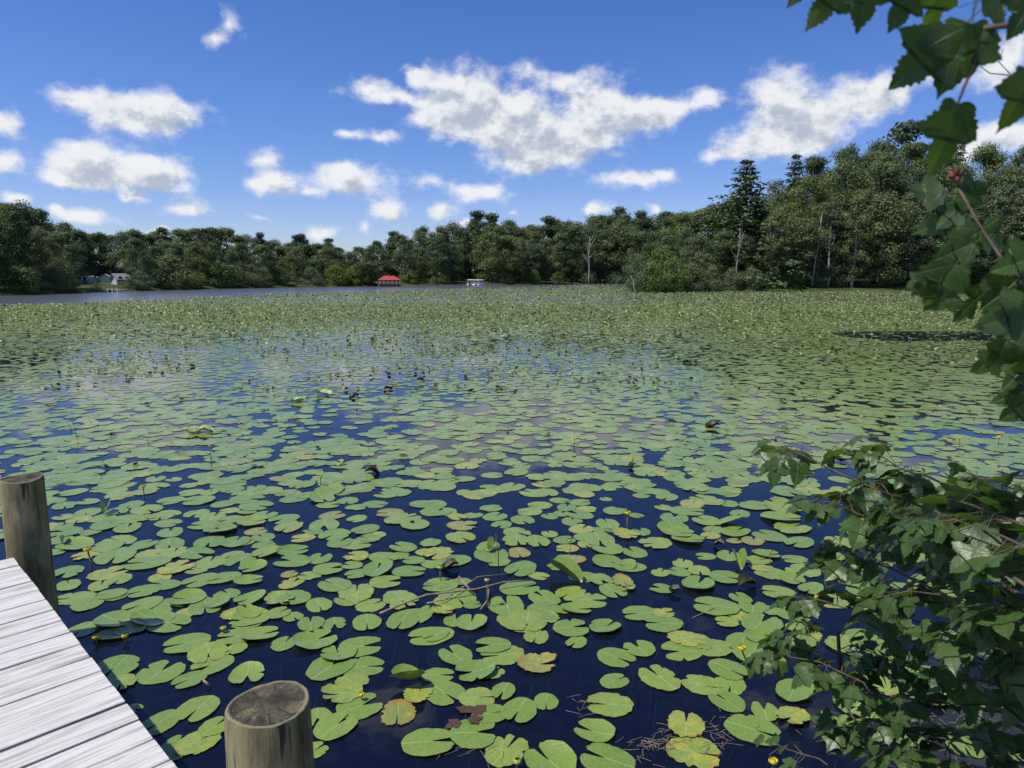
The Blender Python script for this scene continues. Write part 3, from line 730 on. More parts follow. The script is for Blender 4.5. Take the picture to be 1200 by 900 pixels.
# bare dead trees
def dead_tree(px_, depth, top_y, label, seed, lean=0, zb=.3, n=9, r=.16):
    rs = random.Random(seed); p = atd(px_, 325, depth); hgt = (325 - top_y) / FPX * depth + H_CAM - zb
    root = empty('dead_tree', (p.x, p.y, zb)); tag(root, label, 'dead tree')
    pts = [(lean * (i / 5) + rs.uniform(-.1, .1), rs.uniform(-.1, .1), -.4 + (hgt + .4) * i / 5) for i in range(6)]
    Acc().tube(pts, [r * (1 - .15 * i) for i in range(6)], 7).mk('trunk', M_PALE, root, smooth=True)
    for k_ in range(n):
        f = .45 + .5 * k_ / n; z = hgt * f; an = rs.uniform(0, 6.28); L = hgt * rs.uniform(.14, .26) * (1.3 - f)
        b0 = Vector((lean * f, 0, z)); b1 = b0 + Vector((math.cos(an) * L * .6, math.sin(an) * L * .3, L * .55)); b2 = b0 + Vector((math.cos(an) * L, math.sin(an) * L * .5, L * 1.3))
        Acc().tube([b0, b1, b2], [r * .45, r * .3, r * .1], 5).mk('limb', M_PALE, root)
dead_tree(690, 199, 278, 'bare bleached dead tree standing before the far centre woods', 5, n=10, r=.22)
dead_tree(862, 104.5, 268, 'pale forked trunk with bare limbs at the waterline of the point', 6, lean=.4, n=8, r=.12)
dead_tree(905, 106, 262, 'thin pale bare trunk right of the forked one', 7, lean=-.3, n=5, r=.09)
dead_tree(952, 108, 250, 'tallest pale bare trunk halfway along the wooded point', 8, lean=.9, n=6, r=.10)
dead_tree(747, 94.5, 322, 'bleached dead snag leaning over the pads at the tip of the point', 9, lean=-.9, n=7, r=.1)
dead_tree(772, 95.5, 318, 'low grey snag under the bushes right of the leaning one', 10, lean=.8, n=6, r=.09)
# ------------------------------------------------------------------ lily pads
def pad_outline(seed, wear):
    rs = random.Random(seed); n = 44; pts = []
    nw = rs.uniform(.05, .16) if rs.random() < .75 else rs.uniform(.2, .34)       # half width of the notch
    a_, b_ = rs.uniform(.53, .60), rs.uniform(.43, .50)
    ph = [rs.uniform(0, 6.28) for _ in range(6)]
    dents = [(rs.uniform(.5, 5.8), rs.uniform(.06, .16), rs.uniform(.10, .38)) for _ in range(rs.choice([0, 0, 1]) + (rs.randint(1, 3) if wear > 1 else wear))]
    side = rs.uniform(-.05, .05)
    for i in range(n):
        t_ = i / (n - 1); th = nw + (2 * math.pi - 2 * nw) * (.5 - .5 * math.cos(math.pi * t_)) if False else nw + (2 * math.pi - 2 * nw) * t_
        r = a_ * b_ / math.sqrt((b_ * math.cos(th)) ** 2 + (a_ * math.sin(th)) ** 2)
        e = min(t_, 1 - t_) * (n - 1)
        if e < 2: r *= (.80, .93)[int(e)]                         # rounded lobes beside the notch
        r *= 1 + .022 * math.sin(3 * th + ph[0]) + .014 * math.sin(7 * th + ph[1]) + .010 * math.sin(13 * th + ph[2]) * (1 + wear) + side * math.sin(th)
        if wear: r *= 1 - .05 * wear * abs(math.sin(9 * th + ph[3])) * rs.random()
        for (da, dw, dd) in dents: r *= 1 - dd * math.exp(-((th - da) / dw) ** 2)
        pts.append((th, r))
    return pts
def pad_geo(seed, wear, bend=0.0, fold=0.0, lift=0.0):
    """pad with its notch along +x, about 1 across; bend curls the rim, fold closes it along the midrib"""
    o_ = pad_outline(seed, wear); n = len(o_); rs = random.Random(seed + 99)
    fr = [.34, .68, .90, 1.0]; V = [(0.03, 0, 0)]
    p1, p2 = rs.uniform(0, 6.28), rs.uniform(0, 6.28)
    for q, f in enumerate(fr):
        for (th, r) in o_:
            rr_ = r * f; x, y = rr_ * math.cos(th), rr_ * math.sin(th)
            z = (.010 * math.sin(2 * th + p1) + .007 * math.sin(5 * th + p2)) * .7 * f ** 2 + lift * f ** 3 * .05
            z += bend * (rr_ ** 2) * (math.cos(th - p1) > -.2) * max(0, math.cos(th - p1))
            if fold:
                a = fold * min(1, abs(y) / .12 + .2); yy = abs(y); s_ = 1 if y > 0 else -1
                z += yy * math.sin(a); y = s_ * yy * math.cos(a)
            V.append((x, y, z))
    F = [(0, 1 + i, 2 + i) for i in range(n - 1)]
    for q in range(len(fr) - 1):
        b0 = 1 + q * n; b1 = b0 + n
        F += [(b0 + i, b1 + i, b1 + i + 1, b0 + i + 1) for i in range(n - 1)]
    uv = [(0.03, 0)] + [(r * f * math.cos(th), r * f * math.sin(th)) for f in fr for (th, r) in o_]
    return V, F, uv
PADS = {}
WEARN = {'green': 0, 'worn': 1, 'yellow': 2, 'brown': 2}
def padmesh(kind, i, shape='flat'):
    key = (kind, i, shape)
    if key not in PADS:
        bd, fo, li = {'flat': (0, 0, 0), 'lifted': (.30, 0, .6), 'curled': (.75, 0, 0), 'folded': (0, 1.05, 0), 'cupped': (1.6, .5, 1)}[shape]
        V, F, uv = pad_geo(100 + i * 13 + WEARN[kind] * 7, WEARN[kind], bd, fo, li)
        me = bpy.data.meshes.new('lily_pad'); me.from_pydata(V, [], F)
        fin(me, None, PADM[kind] if shape != 'dark' else M_DARKLEAF, None, uv, None, True) if False else None
        l = me.uv_layers.new(name='UVMap'); idx = np.empty(len(me.loops), dtype=np.int32); me.loops.foreach_get('vertex_index', idx)
        l.data.foreach_set('uv', np.asarray(uv, dtype=np.float32)[idx].ravel())
        me.polygons.foreach_set('use_smooth', np.ones(len(me.polygons), dtype=bool)); me.materials.append(PADM[kind])
        PADS[key] = me
    return PADS[key]
# x, y, width in photo pixels, direction of the notch in the picture (degrees, 0 right, 90 away; None: any), look
G, W_, Y_, B_ = 'green', 'worn', 'yellow', 'brown'
D = [(218,753,50,180,G),(244,764,46,270,W_),(247,779,43,200,G),(275,760,26,None,W_),(222,796,36,200,G),(290,790,40,265,G),(135,782,52,None,G),(188,786,50,45,G),(142,800,34,None,W_),(157,829,20,None,G),(186,846,46,215,G),(232,830,46,230,G),(252,851,34,40,G),(206,874,44,60,G),(232,868,46,20,W_),
(96,737,34,None,G),(136,726,44,None,G),(131,744,34,None,G),(152,735,36,None,W_),(180,724,44,None,G),(198,730,46,315,G),(166,708,40,None,G),(198,708,34,300,G),(240,710,40,270,G),(217,718,24,None,Y_),(275,718,30,None,Y_),(288,728,34,None,W_),(277,745,42,170,G),(305,743,40,0,G),(103,707,34,None,G),(130,696,30,None,G),
(294,724,42,None,G),(344,722,24,None,G),(364,730,31,90,G),(392,730,28,270,G),(430,729,38,270,G),(472,727,42,250,G),(333,753,31,None,G),(370,750,48,20,G),(424,756,46,0,G),(396,765,42,None,G),(388,780,50,45,G),(427,780,46,350,G),(413,798,38,None,W_),(400,812,46,185,W_),(423,826,52,20,G),(466,834,46,None,B_),(394,850,50,None,G),(372,840,34,None,G),(366,880,34,None,W_),
(504,744,46,190,G),(510,744,30,None,G),(533,767,42,120,G),(576,756,38,185,G),(588,767,46,190,W_),(556,787,48,195,G),(578,787,26,None,W_),(630,778,44,0,B_),(628,745,31,260,W_),(670,735,41,15,G),(675,752,27,240,G),(514,790,36,None,G),(521,811,48,None,G),(490,812,34,None,Y_),(560,817,40,0,W_),(590,810,32,250,G),(574,836,40,10,G),(608,832,44,250,G),(640,821,31,270,G),(556,858,56,0,G),(503,869,55,0,G),(593,877,52,60,W_),(645,892,56,130,G),
(552,729,36,80,G),(534,725,30,None,G),(520,716,26,None,Y_),(608,727,50,None,W_),(640,722,30,None,W_),
(709,734,35,50,G),(722,769,41,330,G),(749,759,36,120,G),(778,729,40,190,G),(720,797,34,40,G),(773,793,53,130,W_),(714,825,52,185,W_),(696,856,46,160,G),(711,888,59,160,G),(798,762,44,200,G),(806,748,40,None,Y_),(836,758,40,None,W_),(870,752,40,None,G),(878,766,36,None,G),(854,784,41,330,G),(824,802,42,None,W_),(856,801,38,None,W_),(852,821,40,140,G),(804,848,44,90,Y_),(814,880,58,0,Y_),(883,854,58,350,G),(896,832,34,100,G),
(894,747,36,None,G),(882,762,32,None,G),(904,771,32,None,G),(938,750,32,None,G),(952,744,26,None,Y_),(930,810,42,None,G),(950,800,30,None,G),(1048,780,38,200,G),(1026,798,50,None,W_),(998,844,24,20,G),(976,844,22,150,G),(985,868,40,40,G),(928,840,36,None,Y_),(1064,742,30,None,W_),(1090,790,40,None,G),(1010,745,36,None,G),(985,756,34,None,W_),(1060,860,40,None,G),(1110,815,44,None,Y_),(1150,820,40,None,G),(1045,840,34,None,G),(1130,872,44,None,G),(1168,770,40,None,G),(1185,800,38,None,W_),(1150,750,36,None,G),(1180,875,50,None,G),
(752,580,20,None,G),(782,582,26,None,G),(777,594,21,None,W_),(828,585,38,None,W_),(853,589,26,None,G),(886,592,34,None,G),(914,585,22,None,G),(812,590,32,None,Y_),(806,598,36,None,G),(790,606,34,None,G),(788,617,36,None,G),(794,624,36,None,G),(807,632,33,None,G),(828,610,34,None,W_),(867,601,26,None,G),(836,620,26,None,G),(832,627,22,None,Y_),(862,622,34,None,G),(861,633,18,None,B_),(882,633,26,None,B_),(916,596,36,None,W_),(934,594,30,None,G),(916,607,40,None,G),(928,618,40,None,W_),(902,627,36,None,G),(936,635,36,None,G),(726,598,22,None,G),(746,603,18,None,G),(751,622,25,90,G),(734,626,30,None,Y_),(768,636,36,None,W_),(743,646,32,None,G),(737,663,34,180,G),(826,651,24,None,G),(854,650,30,None,G),(800,659,27,None,W_),(774,670,24,None,W_),(795,669,27,None,G),(820,668,26,None,W_),(818,684,42,None,G),(850,676,35,350,G),(888,656,32,None,W_),(898,649,30,None,G),(930,654,28,None,G),(904,671,36,None,G),(892,664,26,None,Y_),(942,668,38,None,W_),(928,679,28,None,G),(912,694,36,None,W_),(775,689,27,None,G),(838,710,46,180,G),(868,700,28,130,G),(882,710,32,90,G),(904,714,24,None,G),(930,719,38,None,G),(750,718,38,200,G),(778,718,26,None,Y_),(776,730,40,190,G),(852,728,26,None,W_),(866,720,26,None,Y_),(892,729,48,None,G),(820,752,34,None,G),(937,736,28,None,G),(950,690,28,None,G),(732,687,28,None,W_),
(512,598,36,None,G),(520,599,30,None,W_),(554,603,22,None,G),(580,604,28,None,G),(588,614,25,None,G),(612,609,29,None,G),(542,615,34,None,B_),(540,629,34,None,W_),(576,595,26,None,G),(536,605,20,None,Y_),(620,599,28,None,W_),(632,592,28,None,W_),(644,604,21,None,G),(656,586,22,None,G),(664,594,26,None,G),(658,601,20,None,G),(678,602,32,None,G),(670,610,28,None,G),(680,588,24,None,G),(688,596,22,None,Y_),(710,584,15,None,G),(720,598,28,None,G),(682,619,28,None,Y_),(712,613,32,None,G),(706,621,24,None,G),(606,623,32,None,G),(644,625,22,None,W_),(630,634,32,None,W_),(606,633,34,None,W_),(662,632,27,None,G),(686,629,26,None,G),(702,632,40,None,G),(712,642,34,None,G),(686,637,20,None,Y_),(664,642,26,None,Y_),(670,654,30,None,B_),(608,647,30,None,B_),(572,640,30,None,G),(576,649,40,None,G),(584,658,26,None,G),(514,648,36,None,Y_),(530,657,40,None,G),(518,661,26,None,G),(506,635,20,None,G),(610,666,38,240,G),(610,688,44,20,G),(632,674,24,None,W_),(654,662,27,None,G),(682,675,32,None,G),(704,679,28,None,G),(712,658,32,0,G),(732,662,28,None,G),(718,692,36,300,G),(730,682,26,None,B_),(692,702,40,0,G),(638,700,38,None,G),(668,694,34,None,W_),(642,716,46,330,G),(676,713,32,0,G),(594,708,46,100,G),(618,728,48,None,W_),(536,700,46,None,G),(516,685,38,180,G),(540,680,22,None,G),(554,708,20,None,G),(502,714,22,None,G),(520,703,24,None,Y_),
(290,584,36,None,G),(300,592,36,None,G),(290,598,24,None,G),(310,603,30,None,G),(344,584,30,None,G),(378,584,32,None,G),(386,591,28,None,W_),(408,586,26,None,G),(418,594,24,None,G),(440,590,28,None,G),(390,603,28,None,B_),(418,607,25,None,W_),(380,615,38,None,G),(366,622,24,None,G),(392,626,36,None,G),(354,630,26,None,Y_),(428,620,32,None,G),(440,626,22,None,Y_),(332,608,32,None,G),(338,617,34,None,W_),(296,611,32,None,W_),(300,622,24,None,B_),(308,629,26,None,G),(286,634,24,None,G),(310,638,26,None,G),(312,647,32,None,W_),(296,664,30,None,G),(292,680,29,None,G),(344,645,33,0,G),(342,657,38,None,G),(375,653,30,None,G),(386,666,34,None,G),(362,674,27,None,W_),(339,672,18,None,B_),(342,682,28,None,Y_),(392,685,38,130,G),(398,635,30,None,G),(418,637,36,None,W_),(418,651,28,None,Y_),(432,630,28,None,G),(412,661,24,None,G),(418,672,28,None,G),(442,667,36,None,G),(450,653,34,None,G),(468,650,22,None,G),(472,641,30,None,G),(453,681,36,0,G),(418,694,44,None,W_),(406,703,30,None,G),(434,708,32,None,W_),(470,702,44,None,W_),(480,669,36,350,G),(484,656,24,None,G),(505,635,25,260,G),(502,646,28,None,Y_),(506,660,26,None,W_),(510,686,28,180,G),(472,607,38,None,W_),(456,600,28,None,B_),(486,614,34,None,G),(495,590,28,None,G),(510,590,28,None,G),(374,708,34,None,G),(344,700,38,None,G),(328,701,36,None,W_),(292,701,36,None,G),(292,716,32,None,W_),(326,718,28,None,G),(484,722,40,None,G),
(66,586,20,None,G),(76,592,30,None,G),(102,587,26,None,G),(154,591,28,None,G),(138,598,24,None,G),(172,597,34,None,W_),(198,601,28,None,W_),(200,586,30,None,G),(232,586,34,None,G),(262,590,28,None,G),(268,598,22,None,Y_),(74,605,24,None,W_),(92,608,28,None,Y_),(102,600,30,None,G),(120,606,30,None,G),(126,614,38,None,G),(150,618,34,None,G),(150,608,32,None,W_),(168,606,26,None,G),(188,604,30,None,W_),(198,612,28,None,G),(230,601,30,None,W_),(250,605,32,None,W_),(268,608,28,None,G),(240,615,34,None,G),(258,620,36,None,G),(200,623,31,None,G),(70,616,28,None,G),(76,623,34,None,G),(105,623,24,90,G),(72,632,28,None,G),(88,638,36,None,G),(66,646,22,None,G),(100,650,28,None,Y_),(140,632,34,None,W_),(126,639,36,None,G),(136,651,46,None,G),(169,637,29,40,G),(198,637,38,None,G),(178,649,32,None,Y_),(172,659,44,None,G),(204,647,32,None,W_),(230,648,36,None,G),(246,635,36,None,G),(276,634,34,None,G),(246,658,34,None,W_),(208,664,38,None,Y_),(230,667,24,None,W_),(188,676,24,None,Y_),(168,692,36,None,G),(192,684,34,None,G),(234,679,38,None,G),(262,677,34,None,G),(78,670,36,None,G),(128,671,40,None,Y_),(140,678,28,None,G),(118,685,28,None,W_),(80,685,30,90,G),(86,700,38,None,W_),(102,706,36,None,G),(135,697,28,None,G),(220,701,38,None,G),(268,694,26,None,G),(252,704,36,None,G),(282,656,34,None,G),(272,650,28,None,W_)]
rp = random.Random(5)
pads = []            # x, y, width, rotation, look, z, shape
occupied = []
def notch_rot(x, y, a):
    """turn a picture direction on the water into a heading"""
    if a is None: return rp.uniform(0, 6.28)
    return R(a) + math.atan2(-x, y)
for (px_, py_, wpx, ang, look) in D:
    p = at(px_, py_, .01); z_ = to_px(p.x, p.y, .01)[2]
    wd = wpx * z_ / FPX * 1.02 * (1.06 if look in (B_, Y_) else 1)
    pads.append([p.x, p.y, wd, notch_rot(p.x, p.y, ang), look, 'flat'])
# raised, curled and folded pads seen in the photograph
SPECIAL = [(475,797,36,170,G,'cupped','pad with one side rolled up and shining white where the sun glances off it'),(662,672,44,140,G,'folded','raised folded pad lying aslant over its neighbours near the middle twigs'),(866,658,32,100,G,'folded','bright green pad folded up like a taco right of the black cupped pad'),(858,610,30,20,G,'curled','bright yellow-green pad heaved up in the raft near the maple'),(124,597,22,80,G,'folded','small dark green folded pad standing up off the far dock post'),(75,633,14,80,G,'folded','tiny upright green leaf beside the far dock post'),(578,640,24,70,W_,'folded','narrow green leaf standing on edge in the middle raft')]
RC = 12.2       # beyond this range the field is merged
# the rest of the field, scattered with rafts and gaps
def vnoise(x, y, s, seed):
    x = np.asarray(x) / s; y = np.asarray(y) / s
    xi = np.floor(x).astype(int); yi = np.floor(y).astype(int); fx = x - xi; fy = y - yi
    fx = fx * fx * (3 - 2 * fx); fy = fy * fy * (3 - 2 * fy)
    def h(i, j):
        v = np.sin(i * 127.1 + j * 311.7 + seed * 74.7) * 43758.5453; return v - np.floor(v)
    return (h(xi, yi) * (1 - fx) + h(xi + 1, yi) * fx) * (1 - fy) + (h(xi, yi + 1) * (1 - fx) + h(xi + 1, yi + 1) * fx) * fy
def proj_np(X, Y, Z=0.0):
    y = Z - H_CAM; zc = Y * math.cos(PITCH) - y * math.sin(PITCH); yc = Y * math.sin(PITCH) + y * math.cos(PITCH)
    return 600 + FPX * X / zc, 450 - FPX * yc / zc, zc
def scatter(r0, r1, n, smin, smax):
    """random spots on the water between two depths, a little past the frame on both sides"""
    Y = np.sqrt(rng.uniform(r0 ** 2, r1 ** 2, n)); X = Y * rng.uniform(-.80, .80, n)
    return X, Y, rng.uniform(smin, smax, n)
def coverage(X, Y):
    px_, py_, zc = proj_np(X, Y)
    big = vnoise(X, Y, 2.6, 3); mid = vnoise(X, Y, 1.1, 9); sm = vnoise(X, Y, .55, 5)
    f = .50 * big + .32 * mid + .18 * sm
    # how much of the water is covered, by range: rafts near, an open lane in the middle, closed far off
    base = np.interp(Y, [0, 7, 9.5, 12, 17, 22, 28, 40], [.66, .76, .74, .68, .63, .70, .84, .97])
    lane = np.exp(-((X + 2 + .12 * Y) / 5.5) ** 2) * np.interp(Y, [9, 13, 20, 27], [0, 1, 1, 0])
    base = base - .10 * lane + np.clip((X - .15 * Y) / 6, 0, 1) * .20 * (Y > 8) + np.clip((-X - .50 * Y) / 5, 0, 1) * .10 * (Y > 11)
    keep = (f - .5) * 1.0 + (rng.random(len(X)) - .5) * .62 > .5 - base - .03
    # open pool off to the right
    keep &= ~((((X - .585 * 26 - 0.5) / 4.6) ** 2 + ((Y - 26.0) / 2.7) ** 2 < .8 + .9 * (mid - .5)) & (rng.random(len(X)) < .93))
    # open water along the far shore, widening to the left
    edge = np.interp(px_, [-100, 0, 100, 200, 300, 450, 520, 600, 720, 735, 1300], [46, 52, 59, 70, 84, 108, 124, 148, 190, 240, 240])
    rr_ = np.hypot(X, Y); sh = np.interp(np.degrees(np.arctan2(X, Y)), [p[0] for p in SH], [p[1] for p in SH])
    keep &= (Y < edge * (1 + .10 * (big - .5))) & (rr_ < sh - .5)
    # keep off the dock and the bank
    sd = (X - E0.x) * nd.x + (Y - E0.y) * nd.y
    keep &= (sd > .05) | (Y > 5.2)
    keep &= ~((X > 1.6 + (Y - 2.2) * 1.2) & (Y < 3.6))
    return keep
X, Y, S = scatter(3.0, RC, 3400, .17, .30)
ok = coverage(X, Y); X, Y, S = X[ok], Y[ok], S[ok]
px_, py_, zc = proj_np(X, Y)
lim = np.interp(px_, [0, 60, 300, 500, 700, 960, 1000], [583, 583, 580, 583, 580, 578, 578])
cand = []
for i in range(len(X)):
    inside = py_[i] > lim[i] and px_[i] < 965 and px_[i] > 55
    if inside: continue
    if px_[i] > 960 and py_[i] > 580 and rp.random() < .5: continue
    k_ = rp.random(); look = G if k_ < .58 else W_ if k_ < .90 else Y_ if k_ < .985 else B_
    pads.append([X[i], Y[i], S[i], rp.uniform(0, 6.28), look, 'flat'])
# largest in the picture first
def showsize(p):
    a, b_, z_ = to_px(p[0], p[1], 0)
    if a < -25 or a > 1225 or b_ > 920: return 0
    if b_ > 640 and a < 60: return 0
    v = p[2] / z_ ** 1.5
    if a > 1000 and b_ > 560: v *= .55      # behind the maple leaves
    return v
pads.sort(key=showsize, reverse=True)
NSOLO = 293
PLM = [(313, 850, 'the mossy dock post'), (110, 800, 'the plank ends'), (40, 640, 'the far dock post'), (105, 645, 'the tall yellow flower near the far dock post'), (475, 797, 'the white-shining rolled pad'), (868, 775, 'the yellow flower over open water'), (957, 700, 'the yellow flower beside the maple'), (790, 692, 'the black cupped pad'), (876, 684, 'the folded brown pad'), (735, 602, 'the yellow flower on a dark stalk'), (547, 842, 'the reddish sunken leaves'), (555, 670, 'the crossed twigs'), (662, 672, 'the raised slanting leaf'), (760, 880, 'the floating straw'), (250, 740, 'the small sunken leaf'), (436, 552, 'the dark tented leaf'), (965, 870, 'the foot of the maple sapling'), (339, 672, 'the orange-brown dead pad'), (985, 600, 'the drooping maple twig tip'), (516, 668, 'the green bud'), (206, 620, 'the pale half-sunken pads'), (670, 735, 'the dark open pool'), (450, 800, 'the tiny yellow blossom'), (170, 570, 'the small yellow flower left of centre')]
LOOKN = {G: 'plain green', W_: 'yellow-mottled green', Y_: 'yellowing ragged', B_: 'brown-edged withering'}
bk = {}
zorder = 0
solo = pads[:NSOLO]
for i, (x, y, wd, rot, look, shp) in enumerate(solo):
    me = padmesh(look, i % (9 if look == G else 6), shp)
    if rp.random() < .16: me = padmesh(look, i % 6, 'lifted')
    o = link(me, 'lily_pad')
    o.location = (x, y, .0045 + .0005 * ((i * 37) % 17)); o.rotation_euler = (rp.gauss(0, .005), rp.gauss(0, .005), rot)
    f = wd * .98; o.scale = (f * rp.uniform(.94, 1.06), f * rp.uniform(.94, 1.06), f)
    a, b_, z_ = to_px(x, y, 0)
    size = 'small' if wd < .155 else 'large' if wd > .215 else 'middling'
    li = min(range(len(PLM)), key=lambda q: math.hypot((PLM[q][0] - a), (PLM[q][1] - b_) * 1.6)); dd = math.hypot((PLM[li][0] - a), (PLM[li][1] - b_) * 1.6)
    side = 'left of' if a < PLM[li][0] else 'right of'
    bk.setdefault((look, size, li, side), []).append((dd, o))
    o['category'] = 'lily pad'; o['group'] = 'lily pads floating on the lake'
for (look, size, li, side), L in bk.items():
    for i, (_, o) in enumerate(sorted(L, key=lambda q: q[0])):
        lb = f'{size} {LOOKN[look]} lily pad, {ordn(i)} {side} {PLM[li][2]}'
        if len(lb.replace('-', ' ').split()) > 16: lb = f'{size} {LOOKN[look].split()[0]} pad, {ordn(i)} {side} {PLM[li][2]}'
        o['label'] = lb
for i, (px_, py_, wpx, ang, look, shp, lab) in enumerate(SPECIAL):
    p = at(px_, py_, .03); z_ = to_px(p.x, p.y, .03)[2]; wd = wpx * z_ / FPX
    o = link(padmesh(look, i, shp), 'lily_pad'); o.location = (p.x, p.y, .035); o.rotation_euler = (R(rp.uniform(-8, 8)), R(-12), notch_rot(p.x, p.y, ang)); o.scale = (wd, wd, wd)
    tag(o, lab, 'lily pad', 'lily pads floating on the lake')

# --- everything past the nearest pads, merged by look
LOOKS = [G, W_, Y_, B_]
fields = {l: ([], [], []) for l in LOOKS}        # verts, uv, tone with 12-sided pads
NS = 14
def add_flat(X, Y, S, looks, tilt=.006, z0=.003):
    n = len(X)
    shapes = []
    for k_ in range(24):
        o_ = pad_outline(900 + k_, k_ % 2); sel = np.linspace(0, len(o_) - 1, NS - 1).astype(int)
        pts = [(.03, 0)] + [(o_[q][1] * math.cos(o_[q][0]), o_[q][1] * math.sin(o_[q][0])) for q in sel]; shapes.append(pts)
    shapes = np.array(shapes)
    si = rng.integers(0, 24, n); rot = rng.uniform(0, 6.283, n); P = shapes[si]            # n,NS,2
    c, s_ = np.cos(rot)[:, None], np.sin(rot)[:, None]
    lx = (P[:, :, 0] * c - P[:, :, 1] * s_) * S[:, None]; ly = (P[:, :, 0] * s_ + P[:, :, 1] * c) * S[:, None]
    ta = rng.normal(0, tilt, n)[:, None]; tb = rng.normal(0, tilt, n)[:, None]
    z = z0 + rng.uniform(0, .005, n)[:, None] + lx * ta + ly * tb
    Vv = np.stack([X[:, None] + lx, Y[:, None] + ly, np.maximum(z, .002)], 2)
    tn = np.repeat(rng.random(n), NS)
    for q, l in enumerate(LOOKS):
        mk_ = looks == q
        if mk_.any():
            fields[l][0].append(Vv[mk_].reshape(-1, 3)); fields[l][1].append(P[mk_].reshape(-1, 2)); fields[l][2].append(tn.reshape(n, NS)[mk_].ravel())
rest = pads[NSOLO:]
Xr = np.array([p[0] for p in rest]); Yr = np.array([p[1] for p in rest]); Sr = np.array([p[2] for p in rest]); Lr = np.array([LOOKS.index(p[4]) for p in rest])
add_flat(Xr, Yr, Sr, Lr)
def looks_for(X, Y, wy=1.0):
    r_ = rng.random(len(X)); v = vnoise(X, Y, 5, 31) - .5
    r_ = np.clip(r_ + v * .3, 0, .999)
    return np.where(r_ < .52, 0, np.where(r_ < .90, 1, np.where(r_ < .985, 2, 3)))
for (a_, b_, n, s0, s1) in ((RC, 17, 7600, .11, .23), (17, 24, 13500, .10, .21), (24, 34, 16000, .16, .27), (34, 60, 26000, .20, .34), (60, 120, 26000, .28, .48), (120, 240, 18000, .5, .95)):
    X, Y, S = scatter(a_, b_, n, s0, s1); ok = coverage(X, Y); X, Y, S = X[ok], Y[ok], S[ok]
    add_flat(X, Y, S, looks_for(X, Y), tilt=.008 if a_ < 20 else .02)
for l in LOOKS:
    me = mesh_np('lily_pads', np.concatenate(fields[l][0]), NS, np.concatenate(fields[l][1]), np.concatenate(fields[l][2]), PADM[l])
    o = link(me, 'floating_pad_cover'); tag(o, {G: 'far green lily pads covering the lake', W_: 'far mottled lily pads among the green ones', Y_: 'far yellowed lily pads among the green ones', B_: 'far withered lily pads among the green ones'}[l], kind='stuff')
# --- leaves that stand up out of the water: folded, tilted, curled
def add_raised(X, Y, S, hz, M, dark, name, label, tiltr=(.3, 1.3)):
    n = len(X)
    base = np.array([(-.5, 0, 0), (-.28, .40, .10), (.12, .46, .16), (.46, .22, .10), (.5, 0, 0)])     # half a leaf
    out_v = []; uvv = []
    th = rng.uniform(*tiltr, n); rot = rng.uniform(0, 6.283, n); roll = rng.uniform(.05, .9, n)
    for sgn in (1, -1):
        P = np.repeat(base[None], n, 0).copy()
        y = P[:, :, 1]; z = P[:, :, 2]
        P[:, :, 2] = y * np.sin(roll)[:, None] + z * np.cos(roll)[:, None] * .5; P[:, :, 1] = sgn * y * np.cos(roll)[:, None]
        x = P[:, :, 0].copy(); zz = P[:, :, 2].copy()
        P[:, :, 0] = x * np.cos(th)[:, None] - zz * np.sin(th)[:, None]; P[:, :, 2] = x * np.sin(th)[:, None] + zz * np.cos(th)[:, None]
        xx = P[:, :, 0] * np.cos(rot)[:, None] - P[:, :, 1] * np.sin(rot)[:, None]; yy = P[:, :, 0] * np.sin(rot)[:, None] + P[:, :, 1] * np.cos(rot)[:, None]
        Vv = np.stack([X[:, None] + xx * S[:, None], Y[:, None] + yy * S[:, None], np.maximum(.01, (hz + S * np.interp(Y, [10, 26], [.12, .35]))[:, None] + P[:, :, 2] * S[:, None])], 2)
        out_v.append(Vv.reshape(-1, 3)); uvv.append(np.repeat(base[None, :, :2] * [1, sgn], n, 0).reshape(-1, 2))
    tn = np.tile(np.repeat(rng.random(n), 5), 2)
    me = mesh_np(name, np.concatenate(out_v), 5, np.concatenate(uvv), tn, M)
    o = link(me, name); tag(o, label, kind='stuff')
def raised_sel(a_, b_, n, s0, s1, thr, seed, lim_=None):
    X, Y, S = scatter(a_, b_, n, s0, s1); ok = coverage(X, Y) if a_ > 20 else np.ones(len(X), bool)
    v = .6 * vnoise(X, Y * .45, 2.2, seed) + .4 * vnoise(X, Y, .8, seed + 1); ok &= (v * .62 + .38 * rng.random(len(X)) > thr)
    X, Y, S = X[ok], Y[ok], S[ok]
    return X, Y, S
parts_ = [raised_sel(7.5, 13, 1100, .05, .11, .72, 41), raised_sel(13, 19, 3600, .06, .12, .62, 42), raised_sel(19, 25, 4600, .06, .13, .56, 47), raised_sel(25, 30, 5600, .07, .14, .49, 48), raised_sel(30, 38, 9500, .08, .15, .43, 43), raised_sel(38, 60, 27000, .10, .18, .34, 44), raised_sel(60, 120, 26000, .15, .26, .33, 45), raised_sel(120, 235, 14000, .25, .4, .33, 46)]
X = np.concatenate([p[0] for p in parts_]); Y = np.concatenate([p[1] for p in parts_]); S = np.concatenate([p[2] for p in parts_])
k_ = rng.random(len(X)); hz = rng.uniform(-.03, .04, len(X)) * np.clip(Y / 20, .6, 2.5)
near = Y < 26
sel = (k_ < np.where(near, .35, .66)); add_raised(X[sel], Y[sel], S[sel], hz[sel], PADM['standing'], 0, 'raised_leaves', 'pale leaves standing up out of the far pad field', (.05, .75))
sel2 = (k_ >= np.where(near, .35, .66)) & (k_ < np.where(near, .72, .90)); add_raised(X[sel2], Y[sel2], S[sel2], hz[sel2], PADM['standing_green'], 0, 'raised_leaves', 'green leaves standing up out of the far pad field', (.05, .8))
